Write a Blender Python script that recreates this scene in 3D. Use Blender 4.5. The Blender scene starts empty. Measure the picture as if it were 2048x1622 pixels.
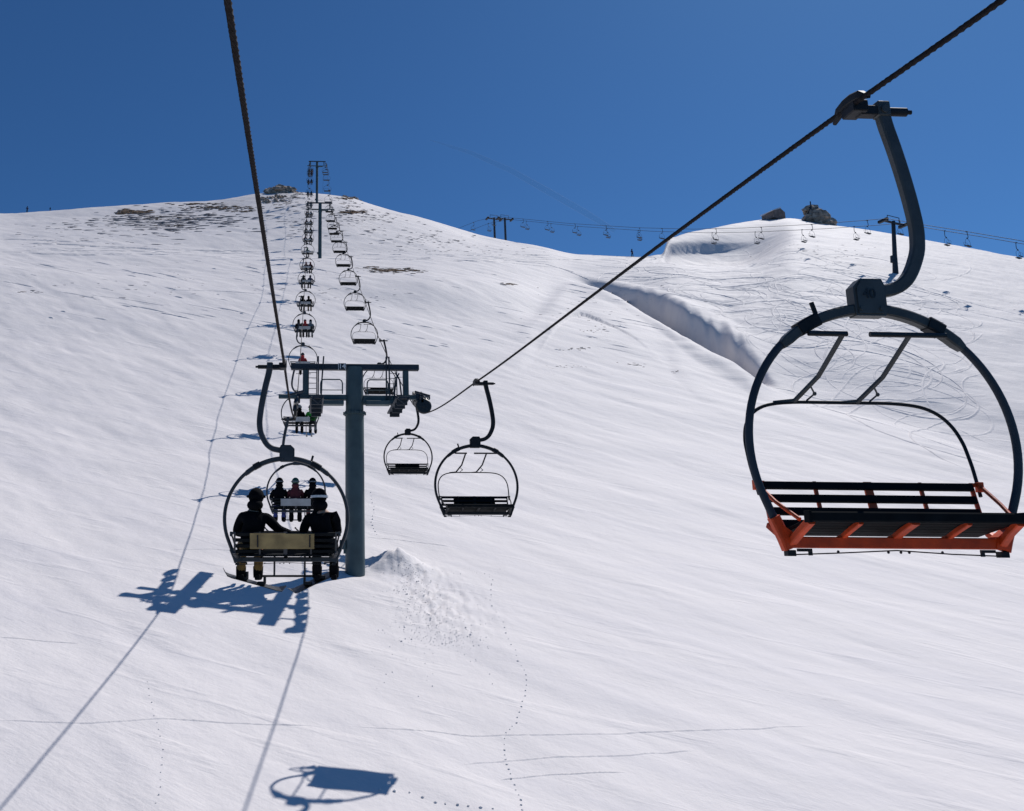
import bpy, math, random
import numpy as np
from mathutils import Vector, Matrix, noise as mn
random.seed(7)
R_ = math.radians
SC = bpy.context.scene
COL = SC.collection

# ------------------------------------------------------------------ camera model (world: +Y up the lift line, camera at origin)
F, CX, CY, PITCH = 1560., 680., 811., R_(10.5)
PSI = math.atan((CX - 622) * math.cos(PITCH) / F)
sp, cp, ss, cs = math.sin(PITCH), math.cos(PITCH), math.sin(PSI), math.cos(PSI)
def ray(px, py):
    a = (px - CX) / F; b = (CY - py) / F
    w = cp - b * sp; z = sp + b * cp
    x = a * cs + w * ss; y = -a * ss + w * cs
    return x / y, z / y
def at(px, py, s):
    u, v = ray(px, py); return Vector((u * s, s, v * s))

# ------------------------------------------------------------------ helpers: materials
def mat(name, color, rough=.6, metal=0., var=.12, vscale=6., bump=.0, bscale=40., spec=.5):
    m = bpy.data.materials.new(name); m.use_nodes = True
    nt = m.node_tree; N = nt.nodes; L = nt.links
    b = N['Principled BSDF']
    b.inputs['Roughness'].default_value = rough; b.inputs['Metallic'].default_value = metal
    b.inputs['Specular IOR Level'].default_value = spec
    tc = N.new('ShaderNodeTexCoord'); no = N.new('ShaderNodeTexNoise')
    no.inputs['Scale'].default_value = vscale; no.inputs['Detail'].default_value = 5
    L.new(tc.outputs['Object'], no.inputs['Vector'])
    rp = N.new('ShaderNodeValToRGB')
    c = np.array(color[:3])
    rp.color_ramp.elements[0].position = .3; rp.color_ramp.elements[1].position = .7
    rp.color_ramp.elements[0].color = (*(c * (1 - var)), 1); rp.color_ramp.elements[1].color = (*np.minimum(c * (1 + var), 1), 1)
    L.new(no.outputs['Fac'], rp.inputs['Fac']); L.new(rp.outputs['Color'], b.inputs['Base Color'])
    if bump > 0:
        n2 = N.new('ShaderNodeTexNoise'); n2.inputs['Scale'].default_value = bscale; n2.inputs['Detail'].default_value = 4
        L.new(tc.outputs['Object'], n2.inputs['Vector'])
        bp = N.new('ShaderNodeBump'); bp.inputs['Strength'].default_value = bump; bp.inputs['Distance'].default_value = .02
        L.new(n2.outputs['Fac'], bp.inputs['Height']); L.new(bp.outputs['Normal'], b.inputs['Normal'])
    return m
M = {}
M['steel'] = mat('galvanised_steel', (.058, .064, .065), .5, .25, .25, 5, .1)
M['darksteel'] = mat('dark_steel', (.013, .015, .019), .6, .1, .3, 8, spec=.3)
M['farsteel'] = mat('hazed_grey_steel', (.05, .062, .08), .7, 0, .2, 3, spec=.2)  # paler and bluer with distance: air haze put into the colour
M['tower'] = mat('teal_grey_paint', (.058, .09, .098), .55, .1, .22, 1.6, .1)
M['towerdark'] = mat('dark_teal_paint', (.02, .03, .045), .6, .1, .25, 2.2)
M['rope'] = mat('greased_wire_rope', (.016, .014, .016), .8, .1, .35, 30, .3, spec=.15)
M['black'] = mat('black_rubber', (.010, .011, .014), .45, 0, .3, 12)
M['blackslat'] = mat('black_seat_slat', (.007, .009, .011), .8, 0, .3, 9, spec=.12)
M['orange'] = mat('orange_paint', (.62, .058, .004), .55, 0, .3, 7, .1)
M['gold'] = mat('faded_ply_board', (.27, .2, .085), .7, 0, .3, 5, .2)
M['paleboard'] = mat('pale_board', (.32, .34, .36), .7, 0, .2, 3)
M['greysteel'] = mat('grey_steel_chair', (.045, .048, .055), .5, .2, .25, 5)
M['white'] = mat('white_enamel', (.7, .7, .7), .5, 0, .05)
M['skin'] = mat('skin', (.45, .25, .17), .6, 0, .06)
M['jblack'] = mat('black_cloth', (.0045, .005, .007), .95, 0, .3, 14, .5, 18, spec=.1)
M['jnavy'] = mat('navy_cloth', (.02, .03, .09), .85, 0, .2, 14, .3)
M['jred'] = mat('red_cloth', (.45, .03, .03), .8, 0, .2, 14, .3)
M['jmaroon'] = mat('maroon_cloth', (.10, .012, .018), .8, 0, .2, 14, .3)
M['jgreen'] = mat('green_cloth', (.02, .30, .02), .8, 0, .2, 14, .3)
M['jgrey'] = mat('grey_cloth', (.13, .15, .17), .8, 0, .2, 14, .3)
M['tan'] = mat('tan_cloth', (.16, .095, .022), .85, 0, .35, 9, .3)
M['blue'] = mat('blue_cloth', (.03, .05, .22), .8, 0, .2, 14, .3)
M['grn'] = mat('dark_green_shell', (.02, .10, .06), .4, 0, .2)
M['rock'] = mat('lichen_rock', (.36, .29, .235), .95, 0, .6, 1.2, .6, 3)
M['grass'] = mat('dry_turf', (.40, .28, .19), .95, 0, .5, .8, .5, 4)
M['streak'] = mat('turf_and_ridge_shade', (.40, .35, .34), .9, 0, .3, 1.)  # grey for bare ground and for the shaded sides of wind ridges
M['hut'] = mat('hut_stone', (.22, .17, .15), .9, 0, .3, 1.0, .4, 3)

def snow_mat():
    m = bpy.data.materials.new('wind_packed_snow'); m.use_nodes = True
    nt = m.node_tree; N = nt.nodes; L = nt.links
    b = N['Principled BSDF']
    b.inputs['Roughness'].default_value = .75; b.inputs['Specular IOR Level'].default_value = .25
    tc = N.new('ShaderNodeTexCoord')
    def mapped(rot, sc):
        mp = N.new('ShaderNodeMapping'); mp.vector_type = 'TEXTURE'; mp.inputs['Rotation'].default_value = (0, 0, -rot); mp.inputs['Scale'].default_value = tuple(1 / q for q in sc)
        L.new(tc.outputs['Object'], mp.inputs['Vector']); return mp
    def noise(mp, scale, det, rough=.55):
        n = N.new('ShaderNodeTexNoise'); n.inputs['Scale'].default_value = scale; n.inputs['Detail'].default_value = det
        n.inputs['Roughness'].default_value = rough
        L.new(mp.outputs['Vector'], n.inputs['Vector']); return n
    def math_(op, a, bb, clamp=False):
        n = N.new('ShaderNodeMath'); n.operation = op; n.use_clamp = clamp
        for i, q in enumerate((a, bb)):
            if isinstance(q, (int, float)): n.inputs[i].default_value = q
            else: L.new(q, n.inputs[i])
        return n.outputs[0]
    mp1 = mapped(R_(33), (.26, 1.5, .6))       # wind ripples, long axis down to the right
    mp2 = mapped(R_(27), (.14, .9, .4))
    mp3 = mapped(0, (1, 1, 1))
    a = noise(mp1, 2.2, 7, .62); c = noise(mp2, .55, 6, .6); d = noise(mp3, 7, 6, .6); e = noise(mp3, .22, 4, .5)
    att = N.new('ShaderNodeAttribute'); att.attribute_name = 'turf_shade'
    mk = noise(mapped(R_(60), (.5, .7, .5)), .16, 3)
    mkv = math_('MULTIPLY', math_('SUBTRACT', mk.outputs['Fac'], .36), 4.0, True)
    f2 = noise(mapped(R_(20), (.30, 2.0, .8)), .75, 4, .5)
    sas = math_('MULTIPLY', math_('MULTIPLY', math_('SUBTRACT', f2.outputs['Fac'], .58), 7.0, True), .09)
    h = math_('ADD', math_('MULTIPLY', math_('MULTIPLY', a.outputs['Fac'], .11), mkv), math_('MULTIPLY', c.outputs['Fac'], .26))
    h = math_('ADD', h, sas)
    g1 = noise(mp3, 1.6, 5, .6); h = math_('ADD', h, math_('MULTIPLY', g1.outputs['Fac'], .10))
    h = math_('ADD', h, math_('MULTIPLY', d.outputs['Fac'], .055))
    h = math_('ADD', h, math_('MULTIPLY', e.outputs['Fac'], .9))
    bp = N.new('ShaderNodeBump'); bp.inputs['Strength'].default_value = .5; bp.inputs['Distance'].default_value = .40
    L.new(h, bp.inputs['Height']); L.new(bp.outputs['Normal'], b.inputs['Normal'])
    # grey streaks in the colour: bare turf plus painted shade of wind ridges
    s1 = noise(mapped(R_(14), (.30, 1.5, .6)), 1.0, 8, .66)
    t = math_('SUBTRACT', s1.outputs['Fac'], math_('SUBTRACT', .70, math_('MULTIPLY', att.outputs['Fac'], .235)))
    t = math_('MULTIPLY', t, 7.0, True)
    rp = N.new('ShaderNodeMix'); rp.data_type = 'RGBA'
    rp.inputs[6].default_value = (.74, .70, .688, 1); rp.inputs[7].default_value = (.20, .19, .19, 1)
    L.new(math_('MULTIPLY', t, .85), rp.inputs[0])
    # faint greyer, older snow in broad sweeps
    r2 = N.new('ShaderNodeMix'); r2.data_type = 'RGBA'; r2.blend_type = 'MULTIPLY'
    r2.inputs[7].default_value = (.88, .89, .92, 1)
    L.new(rp.outputs[2], r2.inputs[6])
    L.new(math_('MULTIPLY', math_('SUBTRACT', c.outputs['Fac'], .45), 3.2, True), r2.inputs[0])
    L.new(r2.outputs[2], b.inputs['Base Color'])
    return m
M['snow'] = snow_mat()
M['clod'] = mat('broken_snow', (.72, .69, .68), .8, 0, .06, 3, .4, 20)

# ------------------------------------------------------------------ helpers: meshes
class MB:
    def __init__(s): s.v = []; s.f = []; s.sm = []; s.mi = []; s.cur = 0
    def add(s, vs, fs, smooth=False):
        o = len(s.v); s.v += [tuple(p) for p in vs]
        for f in fs: s.f.append(tuple(o + i for i in f)); s.sm.append(smooth); s.mi.append(s.cur)
    def box(s, c, d, rot=None, bev=0.):
        hx, hy, hz = d[0] / 2, d[1] / 2, d[2] / 2; c = Vector(c)
        if bev <= 0: bev = min(hx, hy, hz) * .18
        b = min(bev, min(hx, hy, hz) * .45)
        # chamfered box: 24 verts
        vs = []; idx = {}
        for sx in (-1, 1):
            for sy in (-1, 1):
                for sz in (-1, 1):
                    for k in range(3):
                        p = [sx * (hx - b), sy * (hy - b), sz * (hz - b)]
                        p[k] = (sx * hx, sy * hy, sz * hz)[k]
                        idx[(sx, sy, sz, k)] = len(vs); vs.append(Vector(p))
        fs = []
        for k in range(3):
            a, bb = [(1, 2), (2, 0), (0, 1)][k]
            for sg in (-1, 1):
                q = []
                for (p1, p2) in ((-1, -1), (1, -1), (1, 1), (-1, 1)):
                    t = [0, 0, 0]; t[k] = sg; t[a] = p1; t[bb] = p2; q.append(idx[(*t, k)])
                fs.append(q if sg > 0 else q[::-1])
        for k in range(3):
            a, bb = [(1, 2), (2, 0), (0, 1)][k]
            for p1 in (-1, 1):
                for p2 in (-1, 1):
                    t0 = [0, 0, 0]; t0[k] = -1; t0[a] = p1; t0[bb] = p2; t1 = list(t0); t1[k] = 1
                    q = [idx[(*t0, a)], idx[(*t1, a)], idx[(*t1, bb)], idx[(*t0, bb)]]
                    fs.append(q)
        for sx in (-1, 1):
            for sy in (-1, 1):
                for sz in (-1, 1):
                    fs.append([idx[(sx, sy, sz, k)] for k in range(3)])
        if rot is not None: vs = [rot @ p for p in vs]
        s.add([p + c for p in vs], fs)
    def tube(s, pts, r, n=8, rect=None, closed=False, up=None):
        """round (or rect=(w,h)) section swept along pts; r a number or list"""
        pts = [Vector(p) for p in pts]; m = len(pts)
        rr = r if isinstance(r, (list, tuple)) else [r] * m
        rings = []; prev = None
        for i, p in enumerate(pts):
            if closed: t = pts[(i + 1) % m] - pts[i - 1]
            else: t = pts[min(i + 1, m - 1)] - pts[max(i - 1, 0)]
            t.normalize()
            if prev is None:
                u = Vector(up) if up else (Vector((0, 0, 1)) if abs(t.z) < .9 else Vector((0, 1, 0)))
            else: u = Vector(up) if up else prev
            u = (u - t * u.dot(t))
            if u.length < 1e-6: u = t.orthogonal()
            u.normalize(); w = t.cross(u); prev = u
            if rect:
                hw, hh = rect[0] / 2 * rr[i], rect[1] / 2 * rr[i]; b = min(hw, hh) * .3
                rings.append([p + w * x + u * y for x, y in ((hw, -hh + b), (hw, hh - b), (hw - b, hh), (-hw + b, hh), (-hw, hh - b), (-hw, -hh + b), (-hw + b, -hh), (hw - b, -hh))])
            else:
                rings.append([p + (w * math.cos(2 * math.pi * j / n) + u * math.sin(2 * math.pi * j / n)) * rr[i] for j in range(n)])
        k = len(rings[0]); vs = [q for rg in rings for q in rg]; fs = []
        for i in range(m if closed else m - 1):
            i2 = (i + 1) % m
            for j in range(k):
                j2 = (j + 1) % k
                fs.append((i * k + j, i * k + j2, i2 * k + j2, i2 * k + j))
        s.add(vs, fs, smooth=not rect)
        if not closed:
            s.add(rings[0], [tuple(range(k))[::-1]]); s.add(rings[-1], [tuple(range(k))])
    def cyl(s, a, b, r, n=16): s.tube([a, b], r, n)
    def ball(s, c, r, n=10, m=7, sc=(1, 1, 1), jit=0., rnd=None):
        vs = []; fs = []
        c = Vector(c)
        for i in range(m + 1):
            th = math.pi * i / m
            for j in range(n):
                ph = 2 * math.pi * j / n
                k = 1 + (rnd.uniform(-jit, jit) if rnd else 0)
                vs.append(c + Vector((math.sin(th) * math.cos(ph) * sc[0], math.sin(th) * math.sin(ph) * sc[1], math.cos(th) * sc[2])) * r * k)
        for i in range(m):
            for j in range(n):
                fs.append((i * n + j, (i + 1) * n + j, (i + 1) * n + (j + 1) % n, i * n + (j + 1) % n))
        s.add(vs, fs, smooth=(jit == 0))
    def poly(s, outline, y0, y1):
        """outline (x,z) extruded along y"""
        n = len(outline)
        s.add([(x, y0, z) for x, z in outline] + [(x, y1, z) for x, z in outline],
              [tuple(range(n)), tuple(range(n, 2 * n))[::-1]] + [(i, i + n, (i + 1) % n + n, (i + 1) % n) for i in range(n)])
    def mesh(s, name):
        me = bpy.data.meshes.new(name); me.from_pydata(s.v, [], s.f)
        me.polygons.foreach_set('use_smooth', s.sm); me.polygons.foreach_set('material_index', s.mi); me.update()
        return me
    def build(s, name, m, parent=None, label=None):
        return link(name, s.mesh(name), m, parent, label)
def link(name, me, m=None, parent=None, label=None):
    o = bpy.data.objects.new(name, me); COL.objects.link(o)
    if m is not None:
        for q in (m if isinstance(m, (list, tuple)) else [m]): me.materials.append(q)
    if parent: o.parent = parent
    if label: o['label'] = label
    return o
def tag(o, label, cat, group=None):
    o['label'] = label; o['category'] = cat
    if group: o['group'] = group
    return o
def thing(name, label, cat, loc=(0, 0, 0), rz=0., group=None):
    o = bpy.data.objects.new(name, None); COL.objects.link(o); o.empty_display_size = .2
    o.location = loc; o.rotation_euler = (0, 0, rz); return tag(o, label, cat, group)
def copy_tree(o, parent=None):
    c = o.copy(); COL.objects.link(c)
    if parent: c.parent = parent
    for ch in list(o.children): copy_tree(ch, c)
    return c

# ------------------------------------------------------------------ terrain
def pchip_np(xs, ys, x):
    xs = np.asarray(xs, float); ys = np.asarray(ys, float); h = np.diff(xs); d = np.diff(ys) / h
    m = np.zeros_like(ys); m[0] = d[0]; m[-1] = d[-1]
    for i in range(1, len(xs) - 1):
        if d[i - 1] * d[i] > 0:
            w1 = 2 * h[i] + h[i - 1]; w2 = h[i] + 2 * h[i - 1]; m[i] = (w1 + w2) / (w1 / d[i - 1] + w2 / d[i])
    x = np.asarray(x, float); k = np.clip(np.searchsorted(xs, x) - 1, 0, len(xs) - 2)
    t = (x - xs[k]) / h[k]
    out = (2*t**3-3*t**2+1)*ys[k] + (t**3-2*t**2+t)*h[k]*m[k] + (-2*t**3+3*t**2)*ys[k+1] + (t**3-t**2)*h[k]*m[k+1]
    out = np.where(t < 0, ys[0] + m[0] * (x - xs[0]), out); out = np.where(t > 1, ys[-1] + m[-1] * (x - xs[-1]), out)
    return out
CT = -.10                                        # cross fall: the slope drops to the right
_gs = [-40, -10, 3, 9, 15.7, 25, 28.5]
_gh = [-19, -12.2, -8.1, -6.2, -4.28, -1.86, -.80]
for px, py, s in ((393, 1000, 36), (425, 878, 48), (452, 786, 60), (468, 717, 71), (486, 657, 83), (500, 602, 95)):
    p = at(px, py, s); _gs.append(s); _gh.append(p.z + CT * (1.7 - p.x))
_gs += [150]; _gh += [_gh[-1] + 55 * .50]
def Bsurf(x, s): return pchip_np(_gs, _gh, s) + CT * (np.asarray(x) - 1.7)
def bz(px, py_guess, s):
    u, v = ray(px, py_guess); return float(Bsurf(u * s, s))
def ridge_s(px, py):
    u, v = ray(px, py); best = None
    for s in np.arange(30, 150, .25):
        d = abs(float(Bsurf(u * s, s)) - v * s)
        if best is None or d < best[0]: best = (d, s)
    return best[1]
# columns: px -> knots (s, py): A ridge, gully floor, bank top, D, E, E2, E3, E4, skyline
cols = {}
def left(px, ys, ss=(112, 124, 140, 150, 178, 205, 206.5, 230)):
    kn = [(100., None)] + [(s, y) for s, y in zip(ss, ys)]; cols[px] = kn
left(-700, (470, 455, 432, 426, 400, 385, 384, 372))
left(0,   (533, 518, 495, 488, 462, 441, 440, 428))
left(200, (545, 529, 503, 495, 460, 434, 433, 413))
left(330, (551, 534, 508, 500, 459, 430, 429, 405))
left(430, (556, 537, 512, 504, 457, 424, 423, 402))
left(500, (559, 540, 515, 507, 455, 414, 413, 387))
left(560, (561, 542, 517, 509, 452, 408, 407, 382))
left(640, (562, 543, 519, 511, 450, 405, 404, 388))
left(700, (562, 543, 520, 512, 452, 411, 410, 393))
left(760, (562, 543, 521, 513, 462, 427, 426, 414))
left(860, (560, 544, 522, 514, 478, 450, 449, 440), (112, 124, 140, 150, 174, 197, 198, 218))
left(960, (566, 549, 523, 515, 495, 481, 480.6, 470), (116, 127, 145, 154, 172, 190, 191, 208))
left(1040, (572, 551, 527, 515, 502, 493, 492.6, 484), (122, 134, 149, 159, 172, 184, 185, 198))
cols[1100] = [(118., 603), (131, 573), (139, 555), (149, 534), (158, 519), (166, 509), (175, 502), (176, 501.6), (188, 496)]
cols[1146] = [(138., 558), (142, 553), (146, 547), (152, 537), (158, 527), (164, 518), (170, 513.5), (171, 513.2), (182, 509.5)]
def right(px, yr, gap, yfloor, ytop, sky, mids=None, e3=None, e4=None):
    sA = {1200: 131., 1250: 124.}.get(px) or ridge_s(px, yr); kn = [(sA, yr if px < 1260 else None), (sA + gap - gap * (.30 if px < 1500 else .45), ('h', at(px, yfloor, sA + gap * .6).z - float(np.interp(px, [1190, 1200, 1250, 1300, 1420, 1460, 1500, 1510], [.2, .6, .8, 1., 1., .8, .6, 0])))), (sA + gap, ytop)]
    s0, y0 = sA + gap, ytop; s1, y1 = sky
    if px < 1560: s1, y1 = 181., float(np.interp(px, [1200, 1334, 1400, 1520, 1560], [511.5, 511, 508, 492, 470]))
    h0 = at(px, y0, s0).z; h1 = at(px, y1, s1).z
    for fr in (.12, .3, .52, .74, .76):
        s = s0 + (s1 - s0) * fr; h = h0 + (h1 - h0) * (fr + .05 * math.sin(math.pi * fr))
        kn.append((s, ('h', h)))
    kn.append(sky)
    if e3: kn[6] = e3; kn[7] = e4
    cols[px] = kn
right(1200, 577, 7.5, 580, 564, (180, 511.5))
right(1250, 604, 9, 608, 574, (180, 513))
right(1300, 638, 11, 646, 588, (180, 513.5))
right(1334, 658, 11, 666, 603, (180, 512), None)
right(1346, 666, 11, 675, 609, (190, 480), None, (172, 510), (173.4, 487))
right(1380, 687, 11, 696, 627, (192, 470), None, (174, 509), (175.4, 485))
right(1420, 706, 11, 714, 652, (194, 462), None, (176, 507), (177.4, 486))
right(1460, 727, 8, 734, 689, (195, 452), None, (176, 503), (177.2, 487))
right(1492, 752, 5.5, 757, 718, (196, 446), None, (176, 499), (177.2, 488))
right(1520, 774, 5, 768, 748, (197, 442), None, (175, 495), (176.2, 488))
right(1600, 812, 6, 806, 794, (198, 435))
right(1660, 834, 6, 826, 816, (196, 447))
right(1740, 862, 6, 852, 843, (192, 457))
right(1800, 880, 6, 870, 862, (188, 467))
right(1900, 912, 6, 900, 893, (180, 486))
right(2048, 960, 6, 948, 940, (168, 515))
right(2700, 1090, 6, 1078, 1070, (150, 610))
cp_ = sorted(cols)
NK = 9
PX = np.arange(-700, 2701, 4.)
KS = np.zeros((NK, len(cp_))); KH = np.zeros((NK, len(cp_)))
for ci, px in enumerate(cp_):
    for k, (s, y) in enumerate(cols[px]):
        KS[k, ci] = s
        if y is None: KH[k, ci] = bz(px, 640, s)
        elif isinstance(y, tuple): KH[k, ci] = y[1]
        else: KH[k, ci] = at(px, y, s).z
ks = np.array([np.interp(PX, cp_, KS[k]) for k in range(NK)]); kh = np.array([np.interp(PX, cp_, KH[k]) for k in range(NK)])
def smooth(a, sig):
    n = int(sig * 3); w = np.exp(-.5 * (np.arange(-n, n + 1) / sig) ** 2); w /= w.sum()
    return np.array([np.convolve(np.pad(r, n, mode='edge'), w, mode='valid') for r in a])
ks2, kh2 = smooth(ks, 4.5), smooth(kh, 4.5)
ks3, kh3 = smooth(ks, 1.0), smooth(kh, 1.0)
crisp = np.exp(-((PX - 1340) / 22) ** 2)
ks = ks2 * (1 - crisp) + ks3 * crisp; kh = kh2 * (1 - crisp) + kh3 * crisp
_r = np.random.RandomState(4); _n = smooth(_r.uniform(-1, 1, (1, len(PX))), 1.6)[0] * 2.2; _w = np.exp(-((PX - 1370) / 110) ** 4)
ks[2] = ks[2] + _n * .6 * _w; kh[2] = kh[2] + _n * .2 * _w
UC = np.array([ray(p, 600)[0] for p in PX])
# slight outward lean of sky columns: append falling back side
def vnoise(x, y, seed=0):
    xi = np.floor(x).astype(np.int64); yi = np.floor(y).astype(np.int64); fx = x - xi; fy = y - yi
    fx = fx * fx * fx * (fx * (fx * 6 - 15) + 10); fy = fy * fy * fy * (fy * (fy * 6 - 15) + 10)
    def hsh(a, b):
        n = (a * 374761393 + b * 668265263 + seed * 974711) & 0xffffffff
        n = ((n ^ (n >> 13)) * 1274126177) & 0xffffffff; n = n ^ (n >> 16)
        return (n & 0xffff) / 65535.
    return (hsh(xi, yi) * (1 - fx) + hsh(xi + 1, yi) * fx) * (1 - fy) + (hsh(xi, yi + 1) * (1 - fx) + hsh(xi + 1, yi + 1) * fx) * fy
def fbm(x, y, o=4, seed=0, g=.5):
    t = 0; a = 1; n = 0
    for i in range(o):
        t = t + a * (vnoise(x, y, seed + i) - .5); n += a; a *= g; x = x * 2.03 + 11.3; y = y * 2.03 + 4.7
    return t / n
def H0(x, s):
    x = np.asarray(x, float); s = np.asarray(s, float)
    sh = np.broadcast(x, s).shape; x = np.broadcast_to(x, sh).ravel(); s = np.broadcast_to(s, sh).ravel()
    out = Bsurf(x, s)
    far = s > 40
    if far.any():
        xf, sf = x[far], s[far]; u = np.clip(xf / sf, UC[0], UC[-1])
        uu = xf / sf - u
        KSx = [np.interp(u, UC, ks[k]) for k in range(NK)]; KHx = [np.interp(u, UC, kh[k]) for k in range(NK)]
        pre = []
        dlt = KHx[0] - Bsurf(u * KSx[0], KSx[0])
        for off, kk in ((24., .12), (9., .6)):
            sq = KSx[0] - off; pre.append((sq, Bsurf(u * sq, sq) + dlt * kk))
        KS_ = [q[0] for q in pre] + KSx; KH_ = [q[1] for q in pre] + KHx
        # behind the skyline the ground drops away
        KS_ += [KSx[-1] + 14, KSx[-1] + 60, KSx[-1] + 400]; KH_ += [KHx[-1] - 1.5, KHx[-1] - 26, KHx[-1] - 190]
        n = len(KS_); KS_ = np.array(KS_); KH_ = np.array(KH_)
        h = np.maximum(np.diff(KS_, axis=0), .3); d = np.diff(KH_, axis=0) / h; m = np.zeros_like(KH_)
        m[0] = d[0]; m[-1] = d[-1]
        for i in range(1, n - 1):
            w1 = 2 * h[i] + h[i - 1]; w2 = h[i] + 2 * h[i - 1]
            ok = d[i - 1] * d[i] > 0
            with np.errstate(all='ignore'): q = (w1 + w2) / (w1 / d[i - 1] + w2 / d[i])
            m[i] = np.where(ok, q, 0.)
        fi = NK + 1; m[fi] = np.minimum(d[fi - 1], KH_[fi] / KS_[fi]) * .96
        res = out[far].copy()
        for k in range(n - 1):
            msk = (sf >= KS_[k]) & (sf < KS_[k + 1]); t = np.clip((sf - KS_[k]) / h[k], 0, 1)
            val = (2*t**3-3*t**2+1)*KH_[k] + (t**3-2*t**2+t)*h[k]*m[k] + (-2*t**3+3*t**2)*KH_[k+1] + (t**3-t**2)*h[k]*m[k+1]
            res = np.where(msk, val, res)
        res = np.where(sf >= KS_[-1], KH_[-1], res)
        res = res + CT * uu * sf * .5
        out[far] = res
    # undulation
    amp = np.clip((s - 5) / 60, .1, 1)
    out = out + fbm(x / 17, s / 9, 3, 3) * .55 * amp + fbm((x - s) / 10., (s + x) / 2.6, 3, 9) * (.13 + .10 * np.clip((s - 15) / 60, 0, 1))
    out = out + fbm((x - s) / 3.4, (s + x) / .7, 3, 21) * .035
    uq = x / np.maximum(s, 8); out = out + fbm(x / 2.2, s / 3., 4, 55, .6) * .30 * np.clip((uq - .42) / .1, 0, 1) * np.clip((s - 75) / 30, 0, 1) * np.clip((186 - s) / 20, 0, 1)
    # mound of thrown-up snow beside the tower, with its rough apron
    return out.reshape(sh)
mu, mv = ray(797, 1122)
MS = 29.6
MX = mu * MS
def Hm(x, s):
    h = H0(x, s); x = np.asarray(x, float); s = np.asarray(s, float)
    r = np.sqrt(((x - MX) / 1.25) ** 2 + ((s - MS) / 1.2) ** 2)
    h = h + .68 * np.clip(1 - r, 0, 1) ** 1.15
    ax = (x - (MX + .9)) / 1.6; ay = (s - (MS - 2.8)) / 3.4
    ap = np.exp(-(ax ** 2 + ay ** 2) * 1.3) + .8 * np.clip(1.5 - r, 0, 1)
    h = h + ap * (fbm(x * 4.5, s * 5.2, 4, 40, .7) * .30)
    # wind scoop round the mast foot
    d = np.sqrt((x - 1.58) ** 2 + (s - 28.5) ** 2); h = h - .16 * np.exp(-(d / .7) ** 2)
    return h
def Hs(x, s): return float(Hm(np.array([x]), np.array([s]))[0])
_tx = np.arange(-180, 230, .5); _ty = np.arange(2, 332, .5)
_T = Hm(*np.meshgrid(_tx, _ty))
def HT(x, s):
    a = np.clip((x + 180) / .5, 0, len(_tx) - 2.01); b = np.clip((s - 2) / .5, 0, len(_ty) - 2.01)
    i = a.astype(int); j = b.astype(int); fa = a - i; fb = b - j
    return (_T[j, i] * (1 - fa) + _T[j, i + 1] * fa) * (1 - fb) + (_T[j + 1, i] * (1 - fa) + _T[j + 1, i + 1] * fa) * fb
def hit(px, py, s0=4., s1=330.):
    u, v = ray(px, py); st = .25 if s1 < 100 else 1.; S = np.arange(s0, s1, st); Z = HT(u * S, S) - v * S
    w = np.where(Z > 0)[0]
    if len(w) == 0: return None
    k = w[0]; s = S[k] - (st * Z[k] / (Z[k] - Z[k - 1]) if k else 0)
    return Vector((u * s, s, Hs(u * s, s)))
def sky(px):
    """where the ground meets the sky in this direction"""
    u = ray(px, 450)[0]; S = np.arange(130, 260, .5); Z = Hm(u * S, S); k = int(np.argmax(Z / S)); return Vector((u * S[k], S[k], float(Z[k])))
# grid
NU, NS = 1150, 1000
uu_ = np.linspace(-1, 1, NU); uu_ = .22 + .95 * np.sign(uu_) * (np.abs(uu_) ** 1.25)
t = np.linspace(0, 1, NS); sgrid = -14 + 15.5 * (np.exp(t * math.log((560 + 15.5) / 15.5)) - 1) * 1.0 + 10 * t
# extra rows where the far crests and banks are
SG, UG = np.meshgrid(sgrid, uu_, indexing='ij')
XG = UG * (np.maximum(SG, -14) + 22)
HG = Hm(XG, SG)
co = np.stack([XG, SG, HG], -1).reshape(-1, 3)
ii = np.arange(NS - 1)[:, None] * NU + np.arange(NU - 1)[None, :]
faces = np.stack([ii, ii + 1, ii + NU + 1, ii + NU], -1).reshape(-1, 4)
me = bpy.data.meshes.new('ground')
me.vertices.add(len(co)); me.vertices.foreach_set('co', co.ravel())
me.loops.add(faces.size); me.loops.foreach_set('vertex_index', faces.ravel())
me.polygons.add(len(faces)); me.polygons.foreach_set('loop_start', np.arange(0, faces.size, 4)); me.polygons.foreach_set('loop_total', np.full(len(faces), 4))
me.update(calc_edges=True); me.polygons.foreach_set('use_smooth', np.ones(len(faces), bool))
# where turf shows and ridge shade is painted into the snow colour
def turf_shade(x, s):
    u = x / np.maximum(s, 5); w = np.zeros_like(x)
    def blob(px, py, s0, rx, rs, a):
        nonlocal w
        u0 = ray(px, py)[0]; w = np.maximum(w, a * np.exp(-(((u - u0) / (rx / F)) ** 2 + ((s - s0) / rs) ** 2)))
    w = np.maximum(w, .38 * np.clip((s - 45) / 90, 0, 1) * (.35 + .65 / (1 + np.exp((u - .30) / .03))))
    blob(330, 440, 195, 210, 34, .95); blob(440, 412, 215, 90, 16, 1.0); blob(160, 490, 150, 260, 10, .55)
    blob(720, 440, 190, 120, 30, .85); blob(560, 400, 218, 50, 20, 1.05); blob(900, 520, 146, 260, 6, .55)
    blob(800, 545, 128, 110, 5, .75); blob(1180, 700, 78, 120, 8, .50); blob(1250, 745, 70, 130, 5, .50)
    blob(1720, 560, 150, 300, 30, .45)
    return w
sw = turf_shade(co[:, 0], co[:, 1]).astype(np.float32)
at_ = me.attributes.new('turf_shade', 'FLOAT', 'POINT'); at_.data.foreach_set('value', sw)
ground = link('snow_ground', me, M['snow']); ground['kind'] = 'structure'

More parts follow.
